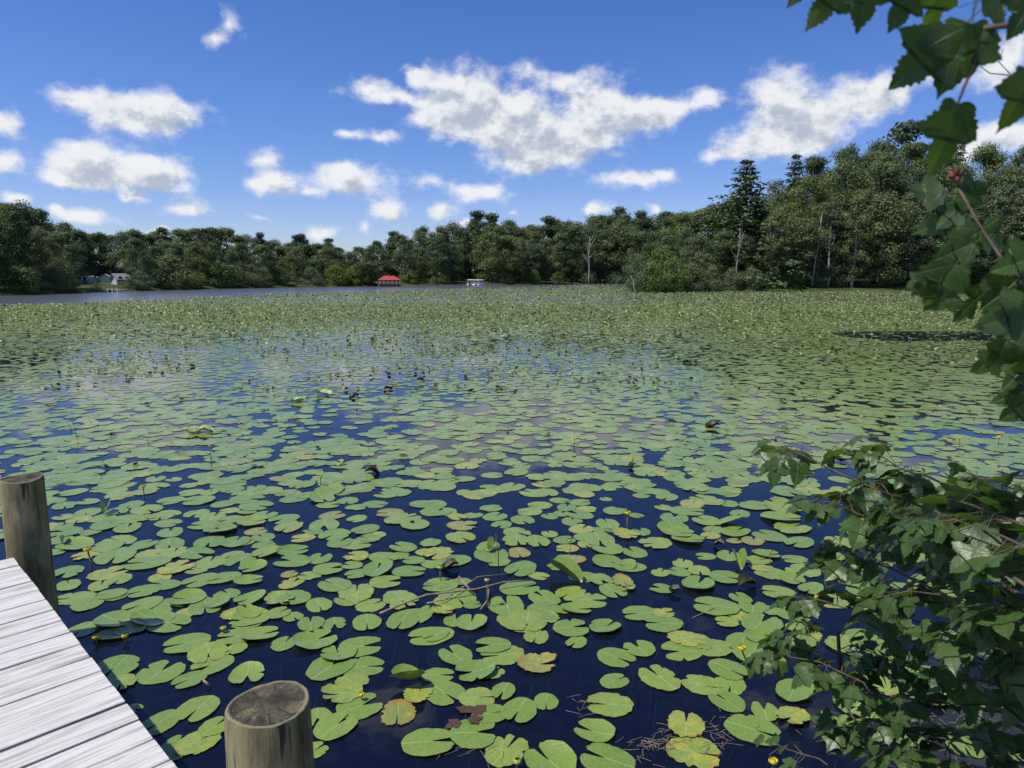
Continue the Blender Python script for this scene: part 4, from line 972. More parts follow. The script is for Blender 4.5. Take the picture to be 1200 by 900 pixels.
sel3 = (k_ >= np.where(near, .72, .90)); add_raised(X[sel3], Y[sel3], S[sel3] * .9, hz[sel3], M_DARKLEAF, 0, 'dark_leaves', 'dark leaves curled up over the pad field', (.2, 1.2))

# --- dark upright leaves one can pick out
def dark_leaf(px_, py_, wpx, label, seed, up=1.0, m=None, rz=None):
    rs = random.Random(seed); p = at(px_, py_, .02); z_ = to_px(p.x, p.y, 0)[2]; s_ = wpx * z_ / FPX
    V = []; F = []; n = 9; k2 = 7
    for i in range(n):
        for j in range(k2):
            u_ = i / (n - 1) - .5; w__ = j / (k2 - 1) - .5
            wid = math.sqrt(max(.0, 1 - (2 * u_) ** 2)) * .8 + .06
            x_ = u_; y_ = w__ * wid * .9; zz = (abs(w__) * 2) ** 1.5 * .42 * wid * up + .06 * math.sin(u_ * 7 + seed) + .04 * rs.uniform(-1, 1)
            V.append((x_ * s_, y_ * s_, zz * s_ + .01))
    for i in range(n - 1):
        for j in range(k2 - 1): F.append((i * k2 + j, (i + 1) * k2 + j, (i + 1) * k2 + j + 1, i * k2 + j + 1))
    o = mk('curled_leaf', V, F, m or M_DARKLEAF, smooth=True); o.location = (p.x, p.y, .012); o.rotation_euler = (0, R(rs.uniform(-14, 14)), rz if rz is not None else rs.uniform(-.5, .5))
    tag(o, label, 'leaf', 'dark curled leaves on the water')
for q in [(791,692,20,'black cupped leaf standing alone on open water'),(876,684,32,'folded brown and green leaf with its dark underside up'),(843,638,18,'small black leaf on the water under the raised raft'),(528,664,28,'black hollow leaf arched over the middle raft'),(436,553,24,'dark tented leaf left of centre'),(335,411,16,'black leaf sticking up far out in the open lane'),(225,429,14,'small dark leaf far out at left, taller of two'),(209,432,12,'small dark leaf far out at left, flatter of two'),(133,510,18,'dark folded leaf low on the water at left'),(57,476,16,'green-black leaf at the far left of the open lane'),(741,546,14,'black round leaf under the yellow flower right of centre'),(835,500,34,'dark broken leaf clump on the water right of centre'),(493,445,18,'dark winged leaf far out near the middle'),(172,473,10,'little dark upright leaf left of the open lane'),(284,497,12,'dark pointed leaf in the left of the open lane'),(552,458,16,'green and black leaf tent far out beside the middle'),(788,494,16,'pair of small dark curled leaves right of centre'),(805,425,20,'dark flat leaf shred far off to the right'),(985,540,16,'dark leaf curl behind the maple twig tips'),(972,640,24,'brown half-sunken leaf beside the maple leaves'),(213,468,12,'dark upright leaf between two flower stalks at left'),(455,456,22,'dark rumpled leaf in the raised patch left of centre'),(700,456,10,'tiny dark leaf far out just right of centre'),(415,465,24,'large drooping dark leaf in the raised patch')]:
    dark_leaf(q[0], q[1], q[2] * (.5 if q[1] < 530 else .75), q[3], seed=q[0], up=.9)
for q in [(380,462,26,'bright green raised leaf in the long patch of standing leaves'),(350,470,24,'yellowish raised leaf at the left end of the standing patch'),(240,505,26,'pale boat-shaped leaf among dark ones, left of the open lane'),(225,507,20,'smaller pale boat-shaped leaf touching the larger one')]:
    dark_leaf(q[0], q[1], q[2] * .8, q[3], seed=q[0], up=.6, m=PADM[W_])

# --- flowers
def flower(px_, py_, foot, rpx, label, bud=False, lean=None):
    rs = random.Random(px_ * 7 + py_); f0 = at(px_ + (lean or 0), foot, 0); z_ = to_px(f0.x, f0.y, 0)[2]
    hgt = max(.03, (foot - py_) * z_ / FPX / math.cos(PITCH) * 1.0); rad = rpx * z_ / FPX
    top = Vector((-(lean or 0) * z_ / FPX, 0, hgt))
    root = empty('pond_lily_flower', (f0.x, f0.y, 0)); tag(root, label, 'flower', 'pond lily flowers and buds on stalks')
    Acc().tube([(0, 0, -.15), (top.x * .4, .004, hgt * .45), tuple(top)], [rad * .26, rad * .22, rad * .2], 7).mk('stalk', M_STEM, root, smooth=True)
    n = 6
    for k2 in range(n):
        a0 = 2 * math.pi * k2 / n; V = []; F = []
        for i in range(5):
            th = i / 4 * (2.1 if not bud else 2.6); rr_ = rad * math.sin(min(th, 1.57) if th < 1.57 else 3.14 - th) * 1.0; zz = rad * (1 - math.cos(th)) * .75
            for j in (-1, 0, 1):
                a = a0 + j * .62 * (1 if i not in (0, 4) else .3); e = 1 + (0 if j else .06)
                V.append((top.x + max(rr_, rad * .1) * e * math.cos(a), top.y + max(rr_, rad * .1) * e * math.sin(a), top.z + zz - rad * .1))
        for i in range(4):
            for j in range(2): F.append((i * 3 + j, (i + 1) * 3 + j, (i + 1) * 3 + j + 1, i * 3 + j + 1))
        mk('petal', V, F, M_BUD if bud else M_YEL, root, smooth=True)
    if not bud:
        Acc().tube([tuple(top), tuple(top + Vector((0, 0, rad * .7)))], [rad * .5, rad * .62], 10).mk('pistil', M_BUD, root, smooth=True)
M_BUD = m_simple('bud_green', (.38, .42, .06), .4, 30, (.30, .36, .05))
for q in [(105,645,668,4.6,'tall yellow flower standing before the far dock post'),(169,571,586,3.2,'small yellow flower past the far dock post, on a dark stalk'),(735,602,622,3.6,'yellow flower on a dark stalk in open water right of centre'),(868,760,785,4.8,'bright yellow flower on a leaning green stalk over open water'),(957,700,716,3.6,'yellow flower touching the left edge of the maple leaves'),(965,836,850,3.6,'yellow flower low behind the maple sapling leaves'),(905,893,912,5.5,'yellow bloom at the very bottom, below the maple sapling'),(741,538,548,2.6,'small yellow flower above a black leaf, right of centre'),(1124,514,524,2.4,'tiny yellow flower beyond the maple twig tips'),(1170,513,522,2.6,'tiny yellow flower near the right edge beyond the maple'),(247,523,540,1.8,'thin-stalked tiny yellow flower left of centre'),(673,515,522,1.8,'tiny yellow flower low on the pads at centre'),(376,560,570,2.6,'small yellow flower over the dark lane left of centre'),(424,815,822,3.6,'yellow blossom lying in a ragged pad right of the mossy post'),(113,750,754,4,'yellow blossom floating beside the plank ends'),(262,739,743,3.6,'yellow blossom half open among the left rafts')]:
    lean = {868: 10, 105: 3}.get(q[0], 0)
    flower(*q, lean=lean)
for q in [(516,666,682,3.2,'green bud on a thick stalk left of the crossed twigs'),(571,680,712,3.2,'round green bud on a bare stalk above the crossed twigs'),(606,896,902,5,'round green bud at the bottom edge of the photo'),(147,750,753,4,'pale green bud beside the black hole near the planks'),(668,634,650,2,'thin green bud behind the raised leaf'),(902,646,664,2,'dark-stalked bud left of the maple twigs')]:
    flower(*q, bud=True)
# thin bare stalks standing in the field
def stalk(px_, foot, top_y, lean, label, r=.004):
    f0 = at(px_, foot, 0); z_ = to_px(f0.x, f0.y, 0)[2]; h_ = (foot - top_y) * z_ / FPX; dx = lean * z_ / FPX
    o = Acc().tube([(0, 0, -.1), (dx * .3, 0, h_ * .5), (dx, 0, h_)], [r, r * .9, r * .5], 5).mk('bare_stalk', M_TWIG, smooth=True); o.location = (f0.x, f0.y, 0)
    tag(o, label, 'stalk', 'bare stalks standing in the lily field')
for q in [(92,516,478,-12,'bent bare stalk far out at left, taller of the pair'),(85,509,492,-6,'shorter bare stalk beside the tall bent one at left'),(174,524,512,0,'short bare stalk left of the tiny thin flower'),(360,472,460,1,'thin stalk rising at the left of the standing leaves'),(248,548,526,0,'bare stalk beside the tiny yellow flower'),(585,668,624,-4,'slim pale reed standing in the middle raft'),(443,496,484,0,'short stalk near the middle of the open lane'),(312,546,540,0,'dark stub of a stalk among pads left of centre')]:
    stalk(*q)
# crossed twigs and straw floating on the water
def twig(pts, r, label, name='floating_twig', grp='twigs and straw floating on the water'):
    P = [at(a, b_, z_) for a, b_, z_ in pts]; o0 = P[0].copy()
    o = Acc().tube([p - o0 for p in P], [r * (1 - .5 * i / len(P)) for i in range(len(P))], 6).mk(name, M_DEAD, smooth=True); o.location = o0; tag(o, label, 'twig', grp)
twig([(445,719,.03),(470,708,.04),(500,697,.06),(560,690,.05),(590,682,.06),(625,680,.03)], .0075, 'long pale twig lying across the middle raft')
twig([(538,676,.08),(548,688,.06),(556,697,.02)], .008, 'short thick twig crossing the long one at its left')
twig([(573,690,.03),(571,704,.03),(563,714,.02)], .008, 'stubby pale twig hanging below the long crossing twig')
twig([(500,707,.02),(520,703,.03),(560,676,.05),(598,672,.03)], .005, 'thinner twig lying above the long one')
twig([(246,804,.01),(238,797,.04)], .008, 'short tan stem sticking out under a pad by the mossy post')
twig([(838,712,.02),(800,729,-.01)], .0025, 'thin dark stem slanting into the water at centre right')
rs = random.Random(4)
def litter(cx, cy, sx, sy, n, label):
    a = Acc()
    for i in range(n):
        x_ = cx + rs.gauss(0, sx); y_ = cy + rs.gauss(0, sy); an = rs.uniform(0, 3.14); L = rs.uniform(6, 22)
        p0 = at(x_, y_, .004 + rs.uniform(0, .01)); p1 = at(x_ + L * math.cos(an), y_ + L * math.sin(an) * .6, .004 + rs.uniform(0, .012)); a.tube([p0, (p0 + p1) / 2 + Vector((rs.uniform(-.005, .005), rs.uniform(-.005, .005), 0)), p1], [.0012, .0010, .0006], 4, cap=False)
    o = a.mk('floating_straw', M_DEAD); tag(o, label, kind='stuff')
litter(765, 868, 24, 8, 60, 'dry straw and twigs floating beside the lower pads'); litter(838, 855, 12, 16, 36, 'dry straw on the water left of the maple sapling'); litter(680, 826, 10, 7, 10, 'bits of straw on open water'); litter(560, 880, 30, 8, 16, 'bits of straw near the bottom edge'); litter(1060, 850, 60, 22, 110, 'dead twigs heaped under the maple sapling')
# reddish sunken maple leaves, pale sunken stems, drowned pads
M_SUNK = m_simple('drowned_leaf', (.05, .09, .045), .6, 12, (.03, .055, .03))
M_REDLEAF = m_simple('soaked_red_leaf', (.085, .045, .034), .6, 40, (.035, .022, .016))
def sunk(px_, py_, wpx, label, sy=1.0):
    p = at(px_, py_, -.03); z_ = to_px(p.x, p.y, -.03)[2]; wd = wpx * z_ / FPX
    V, F, uv = pad_geo(px_, 0); o = mk('drowned_pad', V, F, M_SUNK, uv=uv, smooth=True); o.location = (p.x, p.y, -.022); o.rotation_euler = (R(5), R(4), px_); o.scale = (wd, wd * sy, wd)
    tag(o, label, 'lily pad', 'pads lying under the water')
for q_ in [(246,736,16,'little round pad drowned in clear water right of the left rafts'),(224,627,24,'larger pale half-drowned pad left of centre'),(170,625,20,'smaller pale half-drowned pad nearer the far dock post'),(470,591,20,'faint oval pad just under the water at centre'),(636,834,16,'drowned scrap of pad under the small notched pad'),(514,772,34,'drowned pad edge showing left of the notched heart pad')]: sunk(*q_)
for i_, (px_, py_, wpx, a0) in enumerate([(545,840,30,0),(540,850,26,2),(556,833,26,4),(548,846,24,5)]):
    pass
# stems slanting down under the water from the nearer pads
a = Acc(); rs = random.Random(12)
for (x, y, wd, rot, look, shp) in [p_ for p_ in solo if to_px(p_[0], p_[1], 0)[1] > 640]:
    L = rs.uniform(.25, .6); an = rs.uniform(0, 6.28)
    a.tube([(x, y, -.004), (x + L * .35 * math.cos(an), y + L * .35 * math.sin(an), -L * .5), (x + L * .5 * math.cos(an), y + L * .5 * math.sin(an), -L)], [.0045, .004, .0035], 5, cap=False)
o = a.mk('sunken_stems', m_simple('stem_drowned', (.20, .19, .11), .6), smooth=True); tag(o, 'pad stems slanting down under the water', kind='stuff')
a = Acc()
for k2 in range(420):
    x = rs.gauss(1.0, 1.0); y = rs.gauss(3.1, .7); L = rs.uniform(.05, .22); an = rs.uniform(0, 6.28)
    if (x - E0.x) * nd.x + (y - E0.y) * nd.y < .1: continue
    z = -rs.uniform(.03, .22); a.tube([(x, y, z), (x + L * math.cos(an), y + L * math.sin(an), z + rs.uniform(-.03, .02))], [.0022, .001], 3, cap=False)
o = a.mk('sunken_weed', m_simple('weed_dead', (.12, .09, .055), .8, 9, (.05, .04, .025))); tag(o, 'dead weed and rotting straw lying under the near water', kind='stuff')
# ------------------------------------------------------------------ maples
def maple_pts():
    half = [(0, 0), (.09, -.04), (.18, -.06), (.27, -.045), (.315, .0), (.34, .045), (.31, .07), (.36, .10), (.35, .14), (.42, .17), (.45, .22), (.50, .25), (.49, .29), (.555, .345), (.60, .42), (.545, .43), (.50, .455), (.45, .50), (.42, .485), (.37, .53), (.33, .515), (.26, .525), (.235, .56), (.275, .61), (.24, .65), (.255, .70), (.20, .735), (.205, .79), (.15, .815), (.135, .87), (.08, .90), (.05, .95), (0, 1.03)]
    return half
HM = maple_pts()
def maple_mesh(seed, droop, cup, ws=1.0):
    rs = random.Random(seed); V = []; F = []; uv = []
    def bendz(x, y): return -droop * (y ** 2) * .55 - cup * x * x * 1.3 + .025 * math.sin(8 * y + seed) * abs(x) * 2 + (-.10 * math.exp(-(abs(x) / .02) ** 2) * 0)
    nb = len(HM)
    jit = [(rs.uniform(-.018, .018), rs.uniform(-.018, .018)) for _ in HM]
    for sgn in (1, -1):
        b0 = len(V)
        for fr_ in (0.0, .5, 1.0):
            for i, (hx, hy) in enumerate(HM):
                x_ = (hx + jit[i][0]) * ws if 0 < i < nb - 1 else 0; y_ = hy + (jit[i][1] if 0 < i < nb - 1 else 0)
                my = min(max(hy * .92 + .02, 0), 1)
                X_ = x_ * fr_; Y_c = my + (y_ - my) * fr_
                V.append((sgn * X_, Y_c, bendz(X_, Y_c) + X_ * .22)); uv.append((sgn * X_, Y_c))
        for q in range(2):
            for i in range(nb - 1):
                a, b_, c, d = b0 + q * nb + i, b0 + q * nb + i + 1, b0 + (q + 1) * nb + i + 1, b0 + (q + 1) * nb + i
                F.append((a, d, c, b_) if sgn > 0 else (a, b_, c, d))
    # petiole
    me = bpy.data.meshes.new('leaf')
    pt = tube([(0, 0, 0), (0, -.22, .03), (0, -.50, .12)], [.011, .010, .012], 4, cap=False); o_ = len(V)
    V += [tuple(p) for p in pt[0]]; F += [tuple(i + o_ for i in f) for f in pt[1]]; uv += [(5.0, 5.0)] * len(pt[0])
    me.from_pydata(V, [], F)
    l = me.uv_layers.new(name='UVMap'); idx = np.empty(len(me.loops), dtype=np.int32); me.loops.foreach_get('vertex_index', idx)
    l.data.foreach_set('uv', np.asarray(uv, dtype=np.float32)[idx].ravel())
    me.polygons.foreach_set('use_smooth', np.ones(len(me.polygons), dtype=bool)); me.materials.append(M_MAPLE)
    return me
m, t = mat('maple_leaf')
uvn = t.n('ShaderNodeUVMap').outputs[0]; r_ = rnd(t)
s = t.n('ShaderNodeSeparateXYZ', {0: uvn}); ax = t.m('ABSOLUTE', s.outputs[0]); yy = s.outputs[1]
ang = t.m('ARCTAN2', ax, yy); rad_ = t.n('ShaderNodeVectorMath', {0: uvn}, operation='LENGTH').outputs['Value']
vd = None
for va in (0.0, .82, 1.45):
    d_ = t.m('MULTIPLY', t.m('ABSOLUTE', t.m('SUBTRACT', ang, va)), rad_); vd = d_ if vd is None else t.m('MINIMUM', vd, d_)
v1 = t.ss(vd, .014, .004)
side_ = t.ss(t.m('ABSOLUTE', t.m('SUBTRACT', t.m('FRACT', t.m('MULTIPLY_ADD', ax, -9.0, t.m('MULTIPLY', yy, 12.0))), .5)), .44, .5)
vv_ = t.m('MAXIMUM', v1, t.m('MULTIPLY', side_, .14))
ofs = t.n('ShaderNodeCombineXYZ', {0: t.m('MULTIPLY', r_, 31.0), 1: t.m('MULTIPLY', r_, 7.0)}).outputs[0]
nz = t.noise(t.n('ShaderNodeVectorMath', {0: uvn, 1: ofs}, operation='ADD').outputs[0], 3.5, 5, .65)
c = t.mix(r_, (.026, .066, .015), (.058, .118, .024))
c = t.mix(t.ss(nz, .45, .75), c, (.078, .135, .028))
c = t.mix(t.m('MULTIPLY', t.ss(nz, .68, .76), .6), c, (.20, .13, .04))
c = t.mix(t.m('MULTIPLY', vv_, .55), c, (.17, .22, .08))
pet = t.ss(yy, 3, 4); c = t.mix(pet, c, (.25, .09, .05))
bf = t.n('ShaderNodeNewGeometry').outputs['Backfacing']
c = t.mix(t.m('MULTIPLY', bf, .6), c, (.10, .14, .085))
bp = t.n('ShaderNodeBump', {'Strength': .5, 'Distance': .003, 'Height': t.m('SUBTRACT', nz, vv_)}).outputs[0]
out(t, leafshader(t, c, .38, .36, bp, .5, (.10, .20, .015, 1)))
M_MAPLE = m
ML = [maple_mesh(i, [.25, .5, .8, .15, 1.0, .4, .6, .9][i], [.1, .35, .2, .5, .3, .05, .6, .15][i], [1, .9, 1.1, .85, 1, 1.15, .8, .95][i]) for i in range(8)]
rm = random.Random(17)
RL = []
for i_, (px_, py_, wpx, a0, lb_) in enumerate([(546,836,22,0,'top one of the reddish soaked leaves between the lower pads'),(538,847,20,2.2,'lower left reddish soaked leaf between the lower pads'),(556,832,20,4.1,'right-hand reddish soaked leaf of the small sunken clump'),(550,848,18,5.2,'smallest reddish soaked leaf at the bottom of the sunken clump')]):
    me_ = ML[i_].copy(); me_.materials.clear(); me_.materials.append(M_REDLEAF); p = at(px_, py_, .004); wd = wpx * to_px(p.x, p.y, 0)[2] / FPX
    o = link(me_, 'fallen_leaf', None, (p.x, p.y, .010 + .003 * i_)); o.rotation_euler = (0, 0, a0); o.scale = (wd, wd, wd * .3)
    tag(o, lb_, 'leaf', 'reddish soaked leaves clumped between pads')
def rotm(yaw, pitch, roll): return Euler((pitch, roll, yaw), 'XYZ')
def put_leaf(parent, p, size, yaw, pitch, roll, name='leaf'):
    o = link(rm.choice(ML), name, parent); o.location = p; o.rotation_euler = Euler((pitch, roll, yaw), 'XYZ'); o.scale = (size,) * 3
    return o
nleaf = [0]; LEAFQ = []
def leafy_branch(parent, origin, path, r0, step, ls, twigs=True, seed=0, spread=.16, droop=.6, lim=999):
    """path: points (px, py, depth). Twigs leave it in pairs, leaves in pairs along the twigs."""
    rs = random.Random(seed); P = [atd(*q) - origin for q in path]
    fine = []
    for i in range(len(P) - 1):
        n = max(2, int((P[i + 1] - P[i]).length / .04))
        for k2 in range(n): fine.append(P[i].lerp(P[i + 1], k2 / n) + Vector((rs.uniform(-1, 1), rs.uniform(-1, 1), rs.uniform(-1, 1))) * .004)
    fine.append(P[-1]); m_ = len(fine)
    a = Acc().tube(fine, [r0 * (1 - .75 * i / m_) for i in range(m_)], 6)
    leaves = []
    i = 3
    while i < m_:
        d = (fine[i] - fine[i - 1]).normalized(); sdv = d.cross(Vector((0, 0, 1))).normalized()
        for sgn in (1, -1):
            if rs.random() < .2: continue
            L = rs.uniform(.4, 1.1) * spread * (1.1 - .4 * i / m_); dirv = (d * rs.uniform(.4, .9) + sdv * sgn * rs.uniform(.5, 1) + Vector((0, 0, rs.uniform(-.35, .5)))).normalized()
            if twigs:
                e = fine[i] + dirv * L + Vector((0, 0, -.02)); mid = (fine[i] + e) / 2 + Vector((0, 0, .015))
                a.tube([fine[i], mid, e], [r0 * .35, r0 * .25, r0 * .15], 4, cap=False)
                spots = [(.3, 1), (.35, -1), (.65, 1), (.65, -1), (.95, 1), (.95, -1), (1.0, 0)]
            else: e = fine[i] + dirv * .01; spots = [(1.0, 0)]
            for f, ss_ in spots:
                if rs.random() < .15: continue
                q = fine[i].lerp(e, f); ld = dirv + sdv * ss_ * .0 + dirv.cross(Vector((0, 0, 1))) * ss_ * .9 + Vector((0, 0, rs.uniform(-.2, .2)))
                leaves.append((q, ld.normalized(), rs.uniform(.75, 1.2) * ls))
        i += step
    leaves.append((fine[-1], (fine[-1] - fine[-2]).normalized(), ls))
    br = a.mk('branch', M_TWIG, parent, smooth=True)
    for q, ld, s_ in leaves:
        yaw = math.atan2(ld.y, ld.x) - math.pi / 2
        sz = s_; base = q + Vector((ld.x, ld.y, ld.z * .5)) * sz * .5
        LEAFQ.append((br, base, sz, yaw + rs.uniform(-.4, .4), rs.uniform(-1.0, .1) * droop - .15, rs.uniform(-.5, .5), base + origin)); nleaf[0] += 1
    return br
# the sapling at the foot of the bank
so = Vector((1.95, 2.0, 0)); sap = empty('maple_sapling', so); tag(sap, 'leafy dark green maple sapling spreading over the pads at lower right', 'sapling')
BR = [
 ([(1290,700,1.7),(1180,640,1.85),(1090,598,2.0),(1010,566,2.15),(960,545,2.2),(915,522,2.25)], .006, 3, .092),
 ([(1290,620,1.9),(1200,585,2.0),(1120,570,2.1),(1050,548,2.2),(1000,532,2.3)], .006, 3, .088),
 ([(1290,780,1.5),(1200,700,1.6),(1120,650,1.75),(1050,615,1.9),(1000,600,2.0)], .007, 3, .092),
 ([(1290,840,1.5),(1210,760,1.6),(1120,705,1.75),(1050,670,1.9),(1000,650,2.0)], .007, 3, .092),
 ([(1290,640,1.4),(1220,620,1.5),(1160,600,1.6),(1110,585,1.75)], .006, 3, .095),
 ([(1250,900,1.9),(1140,800,2.0),(1060,745,2.1),(1000,715,2.2),(960,705,2.3)], .007, 3, .088),
 ([(1250,720,1.35),(1190,680,1.4),(1140,650,1.5)], .006, 3, .095),
 ([(1060,960,2.3),(1020,880,2.3),(990,820,2.35),(985,770,2.4),(950,745,2.45)], .007, 4, .085),
 ([(1150,980,2.0),(1090,890,2.1),(1040,830,2.2),(1000,800,2.3)], .007, 4, .086),
 ([(1290,560,2.2),(1220,560,2.3),(1150,560,2.4),(1130,548,2.5)], .005, 4, .080),
 ([(1290,660,2.1),(1190,620,2.2),(1110,610,2.3),(1040,600,2.4)], .006, 3, .09),
 ([(1290,740,2.0),(1190,700,2.1),(1110,690,2.2),(1040,690,2.3)], .006, 3, .09),
 ([(1290,700,1.3),(1240,660,1.35),(1190,635,1.45),(1150,620,1.55)], .006, 3, .095),
 ([(1290,800,1.9),(1200,770,2.0),(1120,745,2.1),(1050,720,2.2)], .006, 4, .09),
 ([(1290,600,2.4),(1210,590,2.4),(1130,585,2.45),(1070,580,2.5)], .005, 3, .09),
 ([(1290,680,2.5),(1200,655,2.5),(1120,645,2.5),(1050,640,2.5)], .005, 3, .09),
 ([(1290,620,1.7),(1220,605,1.7),(1150,600,1.75),(1080,610,1.8)], .005, 3, .09),
 ([(1290,760,2.4),(1200,735,2.4),(1130,720,2.4),(1070,700,2.45)], .005, 3, .09),
 ([(1290,800,1.4),(1230,750,1.45),(1180,720,1.5)], .005, 3, .09),
 ([(1300,960,2.0),(1210,900,2.0),(1130,870,2.05),(1060,860,2.1)], .006, 3, .085),
 ([(1300,880,1.7),(1230,830,1.75),(1160,800,1.8),(1100,790,1.85)], .006, 3, .09),
 ([(1250,1000,1.9),(1180,920,1.95),(1110,900,2.0),(1040,890,2.05)], .006, 3, .085),
 ([(1290,690,1.9),(1200,660,1.95),(1130,640,2.0),(1070,625,2.05)], .005, 3, .09),
 ([(1290,790,2.2),(1190,760,2.25),(1110,750,2.3),(1040,755,2.35)], .005, 3, .085),
 ([(1180,840,2.2),(1110,800,2.25),(1060,780,2.3),(1010,760,2.35)], .005, 3, .085),
 ([(1100,1000,2.2),(1020,930,2.25),(960,890,2.3),(905,870,2.35)], .006, 4, .075),
 ([(1060,860,2.2),(1010,800,2.25),(960,775,2.3),(925,770,2.35)], .005, 3, .08),
 ([(1290,900,1.8),(1220,850,1.9),(1150,830,2.0),(1100,820,2.1)], .006, 5, .085),
]
for i, (path, r0, st, ls_) in enumerate(BR): leafy_branch(sap, so, path, r0, st, ls_ * .78, True, i + 3, .16, .8)
def lshow(L):
    a_, b_, z_ = to_px(L[6].x, L[6].y, L[6].z)
    return L[2] / z_ if (860 < a_ < 1235 and 470 < b_ < 930) else 0
LEAFQ.sort(key=lshow, reverse=True)
for L in LEAFQ[:290]: put_leaf(*L[:6])
Vs = []; Fs = []; Us = []
for L in LEAFQ[290:]:
    me_ = rm.choice(ML); M_ = Matrix.Translation(L[6]) @ Euler((L[4], L[5], L[3]), 'XYZ').to_matrix().to_4x4() @ Matrix.Scale(L[2], 4)
    o_ = len(Vs); Vs += [tuple(M_ @ v.co - so) for v in me_.vertices]; Fs += [tuple(i + o_ for i in p_.vertices) for p_ in me_.polygons]
    uvl = [None] * len(me_.vertices)
    for lp, ud in zip(me_.loops, me_.uv_layers[0].data): uvl[lp.vertex_index] = tuple(ud.uv)
    Us += uvl
o = mk('small_leaves', Vs, Fs, M_MAPLE, sap, uv=Us, smooth=True); o['kind'] = 'stuff'
# stem of the sapling
Acc().tube([(.25, -.25, -.1), (.1, .1, .5), (.15, .0, 1.0), (.35, -.1, 1.6)], [.022, .018, .014, .010], 8).mk('stem', M_TWIG, sap, smooth=True)
Acc().tube([atd(985, 812, 2.4) - so, atd(984, 775, 2.4) - so, atd(982, 740, 2.4) - so], [.0065, .007, .006], 8).mk('stem', M_TWIG, sap, smooth=True)
# the overhanging maple: trunk and crown outside the frame, two boughs reach into it
mo = Vector((3.3, .6, .25)); mapl = empty('maple_tree', mo); tag(mapl, 'red maple overhanging from the right edge, blurred leaves close to the camera', 'tree')
Acc().tube([(0, 0, -.6), (-.05, .02, 1.2), (-.15, .1, 2.6), (-.3, .2, 4.2), (-.5, .2, 6.5)], [.17, .14, .12, .09, .04], 14).mk('trunk', M_BARK, mapl, smooth=True)
def bough(path, r):
    P = [atd(*q) - mo for q in path]; Vv = Acc().tube(P, [r * (1 - .6 * i / len(P)) for i in range(len(P))], 6); return Vv.mk('branch', M_TWIG, mapl, smooth=True)
def leaf_at(parent, px_, py_, dep, wpx, pointing, tilt=1.2, roll=0.0, flip=0, idx=None):
    """a leaf whose blade starts at a spot and points down the picture (pointing: degrees, 270 = down)"""
    if wpx >= 60 and py_ > 190: wpx *= .80
    base = atd(px_, py_, dep) - mo; sz = wpx * .88 * dep / FPX
    o = link(ML[idx] if idx is not None else rm.choice(ML), 'leaf', parent); o.location = base; o.scale = (sz,) * 3
    # hanging blade: y axis of the mesh along the picture direction, then tipped towards or away
    a = R(pointing)
    yv = Vector((math.cos(a), 0, math.sin(a))); nv = Vector((0, -1, 0))
    yv = (yv + Vector((0, tilt - 1.2, 0)) * .8).normalized(); nv = (nv + Vector((roll, 0, .35))).normalized()
    if flip: nv = -nv
    xv = yv.cross(nv).normalized(); zv = xv.cross(yv).normalized()
    o.rotation_euler = Matrix((xv, yv, zv)).transposed().to_euler()
    return o
b1 = bough([(1330,10,.62),(1215,24,.66),(1180,30,.68),(1145,34,.70)], .0042)
for q in [(1122,122,.70,92,262,1.2,.25,0,1),(1135,30,.70,84,250,1.0,-.2,0,2),(1112,44,.71,88,222,1.35,.1,0,0),(1140,28,.69,70,285,1.3,.4,0,5),(1070,-18,.72,66,245,1.1,.2,0,3),(1020,-28,.74,66,262,1.2,-.2,0,1),(985,-22,.75,60,240,1.2,.2,0,4),(955,-28,.75,46,225,1.2,0,0,6),(1105,-20,.72,60,270,1.3,.3,0,7),(1205,85,.66,72,262,1.1,.3,0,2),(1150,0,.70,60,15,1.5,.5,1,5),(1215,-5,.66,60,240,1.2,0,0,0)]:
    leaf_at(b1, *q)
# petiole of the hanging leaf
Acc().tube([atd(1146, 62, .70) - mo, atd(1135, 92, .70) - mo, atd(1122, 122, .70) - mo], [.0012, .0011, .0011], 6).mk('petiole', m_simple('petiole_red', (.32, .12, .09), .5), mapl, smooth=True)
b1b = bough([(1330,-60,.75),(1200,-40,.76),(1080,-30,.74),(960,-45,.76)], .005)
b2 = bough([(1330,420,.80),(1230,350,.86),(1180,312,.90),(1150,268,.92),(1122,218,.93)], .0030)
for q in [(1128,228,.93,44,20,1.4,.3,0,0),(1118,228,.93,40,345,1.0,.2,0,1),(1104,226,.93,44,182,1.5,.1,1,2),(1130,250,.93,56,200,1.2,.3,0,4),(1125,243,.93,42,225,1.2,-.2,1,3),(1150,268,.92,60,330,1.3,0,0,5),(1150,270,.92,62,215,1.1,.2,0,6),(1140,285,.92,62,205,1.2,.2,0,7),(1120,310,.92,58,240,1.2,0,0,2),(1175,310,.9,66,285,1.2,-.2,0,4),(1180,300,.9,62,20,1.4,.4,0,3),(1190,330,.88,66,225,1.2,.2,0,5),(1195,310,.87,70,330,1.3,.2,0,1),(1170,330,.9,60,240,1.2,.5,1,7),(1215,300,.86,70,200,1.3,.2,0,0),(1215,365,.84,86,195,1.35,.2,0,2),(1095,318,.93,40,235,1.2,.2,0,1),(1180,340,.9,52,262,1.2,.1,0,3)]:
    leaf_at(b2, *q)
b3 = bough([(1330,400,1.0),(1250,400,1.03),(1200,405,1.05),(1165,420,1.08)], .004)
